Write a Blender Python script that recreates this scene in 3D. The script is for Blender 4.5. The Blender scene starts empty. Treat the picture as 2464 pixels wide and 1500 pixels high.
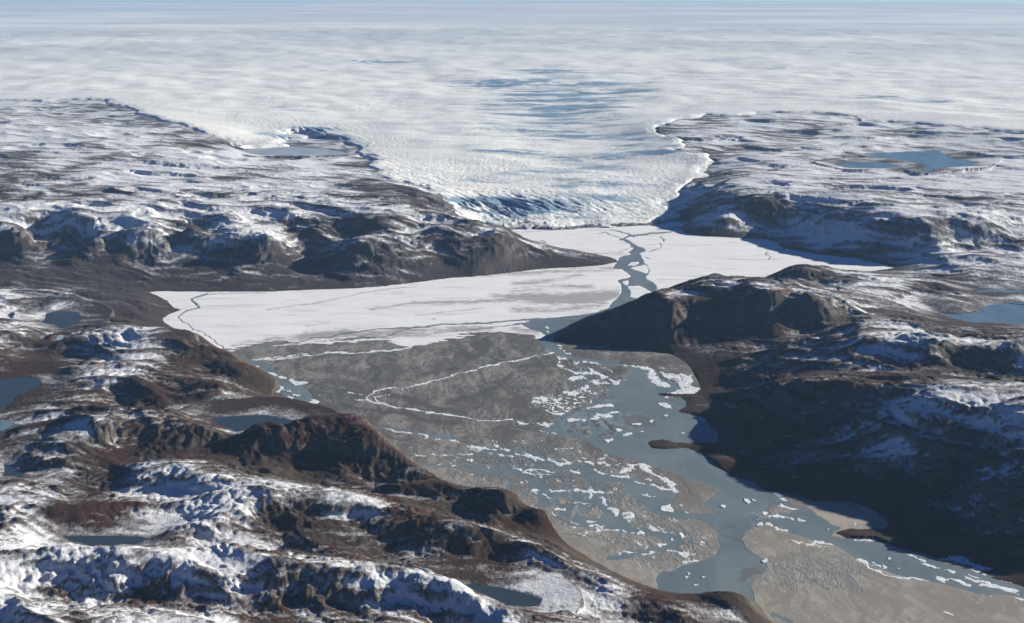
import bpy, math, random, time
import numpy as np
T0 = time.time()
rng = np.random.RandomState(7)
random.seed(7)
C = bpy.context.scene.collection
SC = bpy.context.scene

# ------------------------------------------------------------------ camera
CAM_Z = 4000.0
PITCH = math.radians(16.75)
HF = math.radians(50.0)
WW, WH = 2464.0, 1500.0                      # units the photograph was surveyed in
FPX = WW / 2 / math.tan(HF / 2)
cp, sp = math.cos(PITCH), math.sin(PITCH)

def unproj(px, py, z=0.0):
    """ground position (x, y) of a surveyed image point that lies at height z"""
    px = np.asarray(px, float); py = np.asarray(py, float); z = np.asarray(z, float)
    a = (px - WW / 2) / FPX; b = -(py - WH / 2) / FPX
    dy = cp + b * sp
    dz = -sp + b * cp
    t = (z - CAM_Z) / dz
    return a * t, dy * t

def proj(x, y, z):
    dz = z - CAM_Z
    f = y * cp - dz * sp
    u = y * sp + dz * cp
    return WW / 2 + FPX * x / f, WH / 2 - FPX * u / f

# ------------------------------------------------------------------ noise
PM = 4095
PERM = rng.permutation(4096)
ANG = rng.rand(4096) * 2 * np.pi
GX, GY = np.cos(ANG).astype(np.float32), np.sin(ANG).astype(np.float32)
def perlin(x, y, s=0):
    xf = np.floor(x); yf = np.floor(y)
    xi = xf.astype(np.int64) + s * 131; yi = yf.astype(np.int64) + s * 71
    fx = (x - xf).astype(np.float32); fy = (y - yf).astype(np.float32)
    u = fx * fx * fx * (fx * (fx * 6 - 15) + 10); v = fy * fy * fy * (fy * (fy * 6 - 15) + 10)
    a = PERM[xi & PM]; b = PERM[(xi + 1) & PM]
    def g(h, dx, dy): return GX[h] * dx + GY[h] * dy
    n00 = g(PERM[(a + yi) & PM], fx, fy); n10 = g(PERM[(b + yi) & PM], fx - 1, fy)
    n01 = g(PERM[(a + yi + 1) & PM], fx, fy - 1); n11 = g(PERM[(b + yi + 1) & PM], fx - 1, fy - 1)
    return ((n00 * (1 - u) + n10 * u) * (1 - v) + (n01 * (1 - u) + n11 * u) * v) * 1.5
def fbm(x, y, wl, oct=4, s=0, gain=.5, cell=None):
    r = np.zeros(x.shape, np.float32); a = 1.0
    for k in range(oct):
        n = perlin(x / wl, y / wl, s + k)
        if cell is not None: n = n * np.clip(wl / (2.2 * cell) - .6, 0, 1).astype(np.float32)
        r += a * n; a *= gain; wl *= .49
    return r
def sstep(a, b, x):
    t = np.clip((x - a) / (b - a), 0, 1); return t * t * (3 - 2 * t)

# ------------------------------------------------------------------ shape distances
def poly_sd(X, Y, P):
    """signed distance, positive inside"""
    P = np.asarray(P, float); d = np.full(X.shape, 1e18); ins = np.zeros(X.shape, bool)
    for i in range(len(P)):
        x0, y0 = P[i - 1]; x1, y1 = P[i]
        ex, ey = x1 - x0, y1 - y0
        wx, wy = X - x0, Y - y0
        t = np.clip((wx * ex + wy * ey) / (ex * ex + ey * ey + 1e-9), 0, 1)
        d = np.minimum(d, (wx - ex * t) ** 2 + (wy - ey * t) ** 2)
        if y1 != y0:
            c = ((y0 > Y) != (y1 > Y)) & (X < ex * (Y - y0) / (y1 - y0) + x0)
            ins ^= c
    return np.where(ins, 1, -1) * np.sqrt(d)
FAR = 14.0
def shape_field(X, Y, shapes):
    """union of polygons ('p', pts) and strokes ('s', pts, full width[, end width]) in surveyed units, + inside"""
    out = np.full(X.shape, -FAR)
    for sh in shapes:
        P = np.asarray(sh[1], float)
        wm = 0 if sh[0] == 'p' else max(sh[2:])
        m = (X > P[:, 0].min() - FAR - wm) & (X < P[:, 0].max() + FAR + wm) & (Y > P[:, 1].min() - FAR - wm) & (Y < P[:, 1].max() + FAR + wm)
        if not m.any(): continue
        x, y = X[m], Y[m]
        if sh[0] == 'p': v = poly_sd(x, y, P)
        else:
            w0 = sh[2]; w1 = sh[3] if len(sh) > 3 else w0
            v = np.full(x.shape, -1e9); n = len(P) - 1
            for i in range(n):
                x0, y0 = P[i]; ex, ey = P[i + 1] - P[i]
                t = np.clip(((x - x0) * ex + (y - y0) * ey * 1.0) / (ex * ex + ey * ey + 1e-9), 0, 1)
                w = (w0 + (w1 - w0) * (i + t) / n) / 2
                # widths were measured vertically: sideways the channels are wider on the ground
                v = np.maximum(v, w - np.sqrt(((x - x0 - ex * t) / 1.7) ** 2 + (y - y0 - ey * t) ** 2))
        out[m] = np.maximum(out[m], v)
    return out

# ------------------------------------------------------------------ SURVEY
VALLEY = [(1236,547),(1332,549),(1407,545),(1557,540),(1600,532),(1640,535),(1662,533),(1645,545),(1636,552),(1650,561),(1700,569),(1770,573),(1850,577),
 (1870,585),(1880,597),(1900,601),(1970,613),(2060,622),(2120,636),(2150,645),
 (2100,652),(2040,654),(1984,652),(1934,645),(1905,648),(1870,672),(1822,676),(1790,672),(1732,664),(1690,668),(1617,702),(1570,712),(1530,735),(1482,745),(1450,757),(1424,758),(1400,780),(1345,808),
 (1330,816),(1334,822),(1390,829),(1480,838),(1560,845),(1610,852),(1648,870),(1662,885),(1675,905),(1686,935),(1672,948),(1640,949),(1583,946),(1580,950),(1640,956),(1655,966),(1654,978),
 (1632,988),(1632,992),(1672,996),(1697,1010),(1715,1028),(1725,1050),(1731,1062),(1705,1067),(1620,1066),(1590,1060),(1566,1062),(1556,1068),(1566,1077),(1600,1080),(1640,1078),(1660,1080),(1690,1092),
 (1712,1108),(1735,1128),(1765,1148),(1812,1160),(1843,1181),(1900,1191),(1960,1206),(2043,1209),(2100,1228),(2130,1250),(2133,1262),(2122,1273),(2060,1273),(2025,1276),(2006,1284),(2030,1294),(2110,1297),(2125,1305),
 (2180,1322),(2262,1345),(2285,1337),(2326,1340),(2342,1360),(2408,1372),(2352,1376),(2360,1382),(2408,1382),(2390,1392),(2430,1402),(2464,1413),(2620,1450),(2800,1500),(3000,1640),
 (3000,1900),(2100,1900),(1930,1640),(1885,1530),(1845,1495),(1822,1462),(1800,1440),(1770,1434),(1680,1432),(1600,1424),(1500,1390),(1400,1335),(1340,1300),(1322,1276),(1285,1235),(1235,1196),(1195,1188),(1120,1188),(1050,1168),
 (1010,1138),(950,1092),(905,1052),(865,1012),(820,1012),(780,1010),(735,1012),(690,985),(650,958),(664,938),(672,916),(655,906),(620,892),(590,878),(560,860),(540,850),(515,838),(470,806),(425,796),(405,782),(390,768),(420,752),(442,744),
 (418,742),(402,724),(358,704),(380,702),(450,703),(640,703),(820,696),(900,692),(935,688),(1000,680),(1080,670),(1160,664),(1230,656),(1300,648),(1400,643),(1450,638),(1490,632),
 (1480,624),(1430,614),(1385,606),(1290,592),(1240,568),(1222,556)]

# land heights: (px, py, height, snow)
LAND = [
 # far left plateau
 (-300,245,700,.7),(-150,300,680,.8),(-150,400,600,.7),(-150,500,500,.6),(-150,600,200,.2),(-150,660,90,0),
 (0,246,690,.7),(120,243,720,.75),(235,237,760,.45),(290,262,700,.4),(330,285,680,.35),(400,300,640,.5),(440,315,620,.25),(500,335,580,.45),(530,340,540,.2),(560,352,470,.1),
 (0,290,650,.8),(100,280,640,.7),(200,275,650,.6),(300,300,600,.4),(60,330,620,.8),(180,308,700,1.),(250,320,650,.95),(100,348,600,.9),(350,330,600,.75),(430,345,560,.4),(480,350,530,.4),(520,365,440,.8),(575,375,400,.8),
 (0,378,600,.2),(60,385,600,.3),(120,395,560,.4),(200,380,570,.7),(290,372,560,.5),(400,400,500,.95),(480,380,520,.9),(600,388,440,.9),(680,395,430,.8),(750,385,400,.8),(850,395,400,.4),(870,420,370,.5),(640,362,350,.5),
 (0,430,540,.2),(40,420,570,.2),(150,440,510,.6),(300,430,500,.9),(450,440,480,.85),(540,430,470,.5),(650,440,450,.85),(780,450,430,.85),(900,435,440,.3),(960,448,430,.2),(1020,465,400,.1),(1045,485,360,.2),
 (0,480,470,.1),(60,475,460,.2),(200,490,470,.85),(320,470,480,.3),(450,490,450,.8),(600,480,440,.8),(720,490,440,.75),(850,490,420,.8),(950,480,420,.3),(1000,520,400,.6),(1080,515,380,.5),
 (0,505,480,.9),(100,510,480,.85),(200,520,460,.7),(350,515,450,.8),(450,540,430,.5),(550,520,440,.8),(700,515,430,.8),(850,515,430,.7),(950,520,430,.4),(1050,545,400,.5),(1140,535,380,.7),(1190,545,370,.6),(1215,552,340,.2),(1240,565,260,.1),
 (1290,583,180,.3),(1340,598,150,.4),(1385,599,120,.6),(1430,610,85,.3),(1470,625,30,0),(1200,600,220,0),(1280,610,110,.1),(1370,625,70,.1),(1140,560,300,.5),(1080,575,300,.3),(1060,600,200,.3),(1150,620,170,0),(1020,560,300,.3),
 (950,530,420,.3),(870,530,410,.3),(770,530,400,.2),(740,545,330,.3),(860,562,260,.1),(960,565,240,.1),(700,555,260,.4),(600,545,330,.3),(480,555,300,.3),
 (0,560,350,.3),(60,540,430,.7),(160,530,420,.6),(80,590,160,.3),(180,600,140,.1),
 (245,566,340,.8),(300,562,350,.6),(360,564,350,.8),(400,575,300,.2),(260,600,170,.1),(350,610,160,0),(430,600,150,.1),
 (470,585,250,.5),(560,566,340,.8),(590,580,300,.4),(640,567,380,.8),(680,575,330,.5),(660,620,170,.1),(560,620,140,.1),(500,640,90,0),(400,630,110,0),(720,600,190,.4),
 (800,590,250,.7),(850,577,350,.8),(880,590,320,.2),(900,620,200,0),(800,620,160,.3),(960,600,250,0),(990,590,250,0),(760,650,70,.1),(920,650,120,0),(1020,640,120,0),
 (0,620,110,0),(0,655,80,0),(100,630,90,0),(100,665,60,0),(200,650,60,0),(300,660,45,0),(250,690,30,0),(400,680,20,0),(500,680,30,0),(600,680,40,0),(340,690,10,0),(700,675,40,0),(0,690,70,.1),
 # nunatak
 (700,330,380,.9),(760,322,430,.7),(820,330,450,.6),(855,345,420,.4),(800,352,370,.6),(860,365,380,.5),
 # left hills near the flood plain
 (60,702,150,.3),(0,708,170,.7),(-150,705,180,.4),(180,694,110,0),(250,700,110,0),(330,715,80,0),(390,735,35,0),(230,740,100,0),(330,750,60,0),(370,770,50,0),
 (20,730,170,.6),(60,745,110,.3),(130,728,190,.7),(190,735,150,.5),(198,765,130,.1),(130,775,100,.6),(60,790,190,.8),(0,790,200,.6),(100,820,150,.1),(60,860,140,0),(200,795,220,.8),
 (300,790,230,.7),(360,783,240,.7),(420,788,235,.4),(480,802,230,.05),(520,832,215,0),(555,852,200,0),(600,878,165,0),(640,900,120,0),(668,916,40,0),(300,830,220,.8),(200,860,180,.4),(250,880,190,.6),(350,860,200,.5),(420,850,190,.1),(500,900,120,0),(600,930,60,0),(420,910,170,0),
 (170,840,150,.3),(150,900,170,.7),(250,920,220,.8),(320,905,240,.7),(400,912,240,.3),(480,925,240,.1),(540,930,230,.2),(600,958,190,.1),(660,968,140,0),(720,990,90,0),(750,1003,50,0),
 (200,935,180,.3),(300,940,150,.1),(280,970,170,0),(400,970,150,0),(500,985,150,.1),(0,890,150,.6),(0,850,190,.5),(-150,850,220,.5),(-150,1000,200,.4),
 (110,950,150,.5),(120,1000,200,.6),(60,1010,150,.3),(180,960,170,.3),(170,1010,260,.5),
 (230,1012,330,.6),(290,1005,350,.5),(350,1003,360,.6),(430,1005,360,.5),(500,1012,360,.2),(530,1022,320,.1),(560,1045,250,0),(590,1030,330,.2),(640,1024,350,.5),(700,1028,350,.5),(770,1022,350,.4),(800,1000,360,.2),(835,995,365,.3),(870,1000,350,.2),(905,1030,330,.1),
 (920,1050,330,0),(965,1082,290,0),(1010,1120,250,0),(1050,1152,215,0),(1075,1168,190,0),(1115,1180,170,0),(1150,1178,200,.1),(1200,1172,225,.1),(1240,1180,220,0),(1290,1217,180,0),(1322,1262,110,0),(1331,1284,70,0),
 (300,1060,230,.1),(400,1070,230,0),(500,1070,210,0),(560,1090,190,0),(650,1080,210,0),(750,1100,170,0),(850,1140,150,0),(950,1140,150,0),(1050,1190,120,0),(1130,1220,100,0),(1250,1240,90,0),
 (200,1070,240,.2),(100,1080,230,.3),(60,1060,180,.2),(0,1060,190,.2),(250,1105,180,0),(350,1100,175,0),(450,1105,175,0),(600,1125,170,0),(750,1150,150,0),(900,1180,130,0),(1000,1210,120,0),(1150,1260,90,0),(1250,1285,90,0),(1320,1300,90,0),
 # snowy hills nearest the camera
 (0,1130,190,.5),(-150,1130,230,.5),(60,1160,200,.5),(80,1110,220,.6),(160,1120,220,.5),(260,1150,200,.1),(0,1200,280,.8),(80,1205,280,.8),(150,1210,260,.3),(130,1240,270,0),(260,1190,270,.5),(290,1230,240,.2),(220,1260,240,.1),(320,1240,230,0),
 (330,1120,240,.7),(430,1110,280,.9),(540,1125,300,.9),(500,1160,290,.9),(400,1180,250,.8),(600,1165,290,.7),(620,1200,320,.95),(560,1220,310,.9),(450,1240,230,.7),(640,1240,230,0),(700,1160,260,.8),(740,1190,290,.9),(830,1205,300,.8),(900,1212,310,.9),(870,1250,220,.6),(820,1250,240,.5),
 (950,1225,290,.2),(1000,1245,280,.1),(1070,1255,290,.5),(1130,1262,290,.8),(1200,1270,270,.7),(1280,1292,240,.8),(1330,1305,210,.1),(960,1290,190,0),(1020,1310,200,.5),(1100,1320,200,.1),(1200,1330,190,.5),(1300,1340,230,.7),(1350,1350,240,.6),(1420,1370,210,.4),
 (500,1270,250,.8),(570,1290,210,.7),(650,1300,200,.6),(500,1310,210,.6),(700,1260,210,.1),(760,1300,210,.2),(730,1330,200,.3),(850,1320,180,0),(900,1350,170,0),(380,1275,240,.1),(410,1315,200,0),(180,1290,200,.2),(80,1280,240,.6),(0,1280,260,.5),
 (0,1300,300,.6),(0,1340,430,.8),(150,1330,440,.9),(300,1325,450,1.),(450,1335,450,1.),(580,1345,450,1.),(700,1360,440,1.),(800,1365,440,.9),(900,1368,430,.9),(1000,1385,410,.9),(1080,1405,390,.8),(1140,1425,360,.8),(1220,1465,300,.6),
 (60,1400,370,.9),(150,1400,370,.5),(250,1400,380,.95),(350,1395,380,.5),(450,1405,370,.9),(560,1410,370,.95),(650,1415,360,.6),(760,1420,350,.5),(860,1420,350,.95),(100,1435,330,.4),(180,1430,330,.2),(250,1440,320,.8),(350,1440,310,.3),(480,1450,290,.3),(600,1445,300,.8),(700,1455,280,.2),(800,1455,280,.3),(850,1470,260,.4),(950,1440,300,.8),(950,1475,260,.5),(1080,1480,220,.6),(1150,1485,220,.5),
 (0,1452,420,.9),(130,1452,420,.9),(200,1462,400,.4),(350,1487,350,.7),(500,1500,330,.6),(800,1515,300,.4),(1050,1540,300,.4),(-150,1340,430,.7),(-150,1450,420,.8),(0,1600,450,.8),(400,1620,450,.7),(800,1640,420,.6),(1200,1640,380,.5),(1500,1620,320,.3),(1750,1640,240,.2),(-300,1600,450,.8),
 (1290,1470,190,.5),(1340,1450,200,.7),(1250,1405,180,.6),(1400,1410,150,.4),(1450,1400,190,.5),(1480,1420,200,.7),(1500,1400,165,0),(1400,1345,140,0),(1500,1400,140,0),(1600,1430,140,0),(1680,1437,150,0),(1560,1460,180,.3),(1650,1480,170,.2),(1500,1480,170,.3),
 (1720,1424,175,0),(1780,1424,180,0),(1800,1435,165,0),(1820,1462,110,0),(1855,1493,50,0),(1700,1470,120,.2),(1780,1490,130,0),(1600,1540,180,.2),
 # right far plateau
 (1585,307,560,.4),(1640,293,600,.5),(1700,282,640,.5),(1760,283,650,.5),(1850,273,690,.6),(1950,280,690,.5),(2010,275,700,.5),(2060,287,650,.5),(2120,298,620,.7),(2200,302,620,.6),(2280,315,610,.5),(2400,325,600,.6),(2480,335,600,.5),(2700,330,620,.6),
 (1640,330,530,.6),(1730,310,560,.5),(1800,325,540,.6),(1900,305,600,.6),(1920,318,530,.1),(2000,320,570,.6),(2100,330,560,.8),(2200,322,560,.4),(2300,340,540,.7),(2400,350,520,.4),(2480,360,500,.5),
 (1640,358,480,.3),(1720,357,480,.3),(1780,340,500,.6),(1850,345,490,.6),(1830,365,450,.3),(1950,340,500,.6),(2000,368,450,.5),(2100,352,500,.9),(2170,365,440,.5),(2300,362,460,.6),(2380,380,420,.4),(2450,370,450,.5),
 (1705,398,330,.3),(1760,378,430,.5),(1850,368,500,.7),(1880,385,460,.8),(1980,390,430,.4),(1900,410,450,.6),(2050,425,430,.8),(2150,430,430,.6),(2250,420,440,.7),(2350,410,430,.9),(2450,400,450,.95),
 (1695,422,280,.3),(1750,415,400,.3),(1800,428,440,.6),(1730,430,350,.3),(1650,462,170,.4),(1690,450,280,.5),(1600,492,80,.4),(1645,480,130,.4),(1700,480,250,.3),(1620,505,70,.3),(1740,465,360,.3),
 (1820,460,420,.7),(1880,458,440,.95),(1950,468,420,.8),(2000,460,420,.6),(2100,465,430,.7),(2200,455,430,.6),(2300,450,430,.8),(2420,460,420,.7),
 (1850,490,330,.1),(1920,500,280,.05),(1990,495,370,.3),(2020,520,320,.2),(1750,520,200,.2),(1800,540,110,.1),(1900,550,90,.05),(1700,545,90,.2),(1660,545,40,.2),(2060,490,420,.4),(2100,510,400,.5),(2180,500,420,.6),(2260,500,400,.6),(2350,510,390,.5),(2440,490,400,.6),(2100,560,230,.1),(1960,580,90,.1),(2040,600,60,.1),
 (2150,540,330,.3),(2230,545,370,.4),(2300,530,380,.6),(2360,540,350,.4),(2420,560,270,.1),(2200,590,160,.1),(2300,600,130,.1),(2400,600,140,.1),(2150,620,40,.1),(2464,620,160,.3),(2600,600,200,.3),(2600,500,400,.5),
 (2230,640,70,.1),(2300,625,160,.5),(2345,618,200,.8),(2400,630,170,.2),(2460,610,230,.6),(2420,655,110,.1),(2320,655,110,.4),(2640,680,150,.2),
 # low hills behind the right peninsula
 (1625,700,150,.2),(1660,672,220,.1),(1700,662,245,.15),(1745,660,240,.15),(1790,668,200,.2),(1880,660,150,.1),(1905,643,215,.05),(1940,638,220,.05),(1990,648,190,.1),(2040,652,140,.1),(2100,660,110,.1),(2150,665,90,.2),(2250,668,100,.1),
 (1900,670,120,0),(1980,675,110,.1),(2060,685,130,.4),(2130,690,150,.4),(2200,690,110,.1),(2280,690,100,0),(2250,720,90,0),(2200,735,90,0),(2300,720,80,.1),(2350,740,90,.1),(2330,700,80,0),(2420,690,80,.1),(2464,650,130,.2),
 # right peninsula hill
 (1345,812,20,0),(1390,784,90,0),(1440,764,120,0),(1500,735,200,.05),(1525,722,230,.1),(1560,706,290,.2),(1600,703,300,.4),(1650,698,310,.5),(1700,694,320,.4),(1740,693,325,.4),(1790,686,340,.6),(1840,672,370,.5),(1880,674,370,.4),(1900,690,360,.7),(1950,700,340,.6),(2000,718,300,.4),(1960,730,300,.2),(1850,700,360,.5),(1700,715,290,.05),
 (1480,800,80,0),(1580,790,110,0),(1600,760,210,0),(1680,780,120,0),(1750,800,90,0),(1800,760,200,0),(1850,740,270,.05),(1900,760,200,.05),(1560,830,25,0),(1650,835,45,0),(1620,730,270,.05),(1500,770,140,0),(1700,750,220,0),(1430,800,40,0),
 (1750,835,90,0),(1850,815,120,0),(1950,790,150,0),(2020,770,200,.1),(2100,745,210,.3),(2060,735,240,.4),(2150,755,190,.2),(1700,860,40,0),
 # dark mountain above the river
 (1800,870,110,.0),(1900,840,210,.2),(1980,810,270,.4),(2060,777,350,.5),(2130,772,370,.7),(2190,780,370,.6),(2240,800,330,.4),(2300,815,240,.1),(2350,790,150,0),(2420,800,150,0),(2300,780,110,0),(2200,750,110,0),
 (2140,812,390,.7),(2200,824,400,.8),(2260,830,400,.8),(2300,820,400,.8),(2380,825,420,.9),(2440,830,420,.9),(2500,840,400,.8),(2600,850,380,.6),(2640,780,150,.1),(2300,850,330,.2),(2400,860,320,.1),
 (1950,870,230,.2),(2050,860,280,.4),(2130,850,320,.5),(1850,905,170,0),(1930,905,210,0),(2010,900,230,0),(2080,905,240,.05),(2160,890,250,.1),(2250,890,260,.05),(2350,905,270,.05),(2450,900,280,.0),(1800,900,90,0),(1730,925,20,0),(1740,900,50,0),
 (1790,960,90,.0),(1790,1010,40,0),(1850,950,180,.1),(1930,935,280,.2),(2000,925,340,.3),(2080,930,370,.15),(2150,932,400,.2),(2220,940,430,.5),(2290,936,470,.8),(2360,940,480,.8),(2420,950,480,.7),(2470,975,470,.4),(2600,960,450,.4),
 (1900,1010,130,.05),(2000,1000,210,.1),(2060,1010,240,.1),(2150,1000,330,.45),(2250,1010,380,.5),(2350,1020,390,.4),(2440,1040,420,.6),(2100,1080,210,.45),(2180,1090,240,.35),(2280,1100,280,.1),(2380,1090,330,.2),(2430,1070,390,.5),
 (1800,1080,30,0),(1900,1080,70,0),(1860,1130,35,0),(2000,1090,130,0),(1980,1150,60,0),(2000,1200,20,0),(2100,1160,90,.0),(2200,1160,120,0),(2300,1180,140,0),(2380,1150,260,.2),(2160,1220,25,0),(2250,1230,50,0),(2350,1235,110,.05),(2380,1210,190,.1),(2385,1170,280,.2),(2420,1230,200,0),
 (2464,1150,380,0),(2464,1230,230,0),(2550,1100,460,.2),(2600,1250,260,0),(2180,1272,18,0),(2250,1285,35,0),(2350,1300,45,0),(2400,1270,90,0),(2464,1320,70,0),(2300,1320,25,0),(2400,1350,40,0),(2464,1380,35,0),(2600,1400,60,0),(2900,1450,90,0),(2900,1200,300,.1),
 (1440,764,120,0),(1600,946,14,0),(1620,1065,16,0),(1590,1068,22,0),(1660,988,14,0),(2050,1283,20,0),(1700,1072,20,0),(1700,990,20,0),(1740,1110,35,0),(2120,1290,20,0),
]
# ice heights: (px, py, height)
ICE = [(1150,540,60),(1300,542,45),(1450,540,45),(1570,534,45),(1100,500,150),(1250,500,130),(1400,500,120),(1550,490,110),(1030,450,260),(1200,450,220),(1400,440,210),(1600,440,190),(950,410,330),(1100,400,310),(1300,390,290),(1500,390,290),(1650,400,280),
 (900,370,380),(1100,350,390),(1300,340,380),(1500,330,390),(1600,340,430),(900,330,440),(650,345,400),(620,320,450),(700,305,500),(860,320,450),(1100,300,480),(1350,290,490),(1520,280,520),(560,320,520),(500,300,590),(400,270,680),(620,270,600),(850,260,590),(1100,250,580),(1350,240,600),(1600,250,620),
 (1850,250,700),(2100,265,720),(2300,280,700),(2464,300,660),(2700,300,680),(300,235,760),(100,220,800),(-100,215,820),(-300,210,850),(600,220,720),(900,200,760),(1200,190,770),(1500,190,780),(1800,200,790),(2100,210,800),(2464,220,800),(2700,220,800),
 (0,150,930),(400,150,920),(800,150,900),(1200,150,890),(1600,150,900),(2000,150,920),(2464,150,930),(-300,150,930),(2700,150,940),
 (-300,100,1020),(300,100,1010),(900,100,1000),(1500,100,1000),(2100,100,1010),(2700,100,1020)]
ICE_POLY = [(1222,552),(1165,532),(1110,520),(1062,484),(1035,460),(1000,448),(930,428),(905,418),(880,400),(905,385),(862,372),(850,356),(840,340),(800,330),(740,320),(700,312),(690,335),(690,352),(585,354),(545,338),(500,326),(450,304),(380,288),(330,272),(290,256),(245,242),(180,238),(110,242),(0,243),(-700,238),
 (-900,100),(3400,100),(3400,325),(2464,318),(2300,308),(2200,297),(2140,294),(2075,294),(2050,284),(1990,272),(1850,270),(1760,278),(1700,278),(1640,288),(1590,298),(1575,306),(1600,325),(1640,335),(1652,347),(1640,352),(1625,358),(1660,364),(1700,368),(1712,383),(1700,400),(1690,425),(1660,445),(1640,462),(1600,484),(1592,492),(1620,506),(1632,522),(1610,532),(1557,540),(1407,545),(1332,549)]
BLUE_AND_SHADE = [(1290,205,150,5,.9), (1420,222,120,5,.7), (1350,248,150,5,.7), (1300,305,120,5,.5), (1400,318,120,5,.5), (1180,300,60,4,.3), (1250,372,110,6,.45), (1420,385,110,6,.4), (1150,440,90,6,.4), (1400,455,110,7,.4), (1640,300,60,5,.6), (880,148,110,5,.5), (700,262,110,4,.3), (1900,165,120,4,.3), (2200,180,110,4,.3), (300,165,150,4,.3), (960,152,70,6,.5),(820,138,60,4,.25),(1330,175,70,7,.5),(1250,205,130,6,.8),(1300,230,90,5,.5),(1400,240,60,6,.5),(1340,265,110,6,.6),(1380,290,90,6,.4),(1450,280,120,5,.35),(740,325,60,16,.9),(800,345,45,12,.8),(640,325,40,6,.3),
 (1330,340,80,5,.3),(1530,340,90,5,.7),(1610,372,70,6,.7),(1310,425,100,8,.3),(1200,500,90,14,1.),(1280,520,90,10,1.),(1130,488,60,8,.9),(1480,480,80,10,.2),(2140,238,110,7,.6),(2250,245,70,6,.5),(2060,128,60,4,.4),(1700,145,90,5,.3),(150,215,110,4,.4),(1980,115,80,3,.3),(2340,190,70,3,.3),(50,190,40,3,.3),(2400,265,60,5,.3)]  # blue crevasse ice and shaded bands, both put into the colour

W_MAIN = [(1492,576),(1517,589),(1522,599),(1511,606),(1519,611),(1489,621),(1488,631),(1473,647),(1497,648),(1504,656),(1519,665),(1507,671),(1487,675),(1496,691),(1497,704),(1480,721),(1467,740),(1447,747),(1424,754),(1372,761),(1282,768),(1258,781),(1274,794),(1307,801),(1312,809),(1298,819),(1304,829),
 (1308,832),(1329,850),(1350,862),(1382,868),(1410,875),(1444,877),(1494,883),(1511,892),(1504,910),(1482,925),(1462,935),(1464,950),(1430,962),(1400,985),(1372,992),(1345,1003),(1327,1018),(1300,1030),(1330,1045),(1357,1050),(1407,1060),(1444,1077),(1462,1092),(1519,1107),(1582,1125),(1632,1144),(1682,1159),(1732,1179),(1707,1197),(1694,1214),(1719,1237),
 (1690,1240),(1640,1232),(1640,1242),(1690,1256),(1706,1266),(1724,1284),(1734,1318),(1714,1332),(1682,1354),(1637,1362),(1619,1374),(1582,1380),(1579,1389),(1579,1430),(1700,1470),(1825,1530),(1819,1475),(1812,1449),(1804,1424),(1807,1407),(1827,1389),(1844,1364),(1838,1345),(1800,1322),(1782,1300),(1790,1280),(1820,1268),(1848,1264),
 (1880,1272),(1920,1290),(1948,1297),(2008,1314),(2038,1332),(2073,1344),(2098,1362),(2148,1377),(2198,1390),(2258,1402),(2298,1417),(2348,1430),(2423,1435),(2464,1440),(2600,1475),(2800,1540),(2900,1560),(2900,1480),(2620,1430),(2464,1400),(2408,1385),(2340,1378),(2265,1350),(2180,1315),(2125,1304),(2080,1300),(2030,1296),(2000,1290),
 (2006,1280),(2028,1271),(1998,1260),(1970,1243),(1943,1222),(1925,1216),(1905,1214),(1885,1200),(1843,1175),(1812,1150),(1765,1135),(1735,1110),(1700,1080),(1735,1060),(1730,1040),(1715,1020),(1680,1008),(1640,990),(1660,970),(1650,960),(1600,955),(1607,947),(1637,936),(1630,924),(1592,908),(1586,896),(1569,887),(1507,877),(1432,865),(1387,857),(1352,845),(1334,827),
 (1331,812),(1345,796),(1362,788),(1390,778),(1425,764),(1437,766),(1460,750),(1500,738),(1532,722),(1567,706),(1582,696),(1572,681),(1554,671),(1557,661),(1552,636),(1544,619),(1539,610),(1553,604),(1544,596),(1520,585),(1508,576)]
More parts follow.
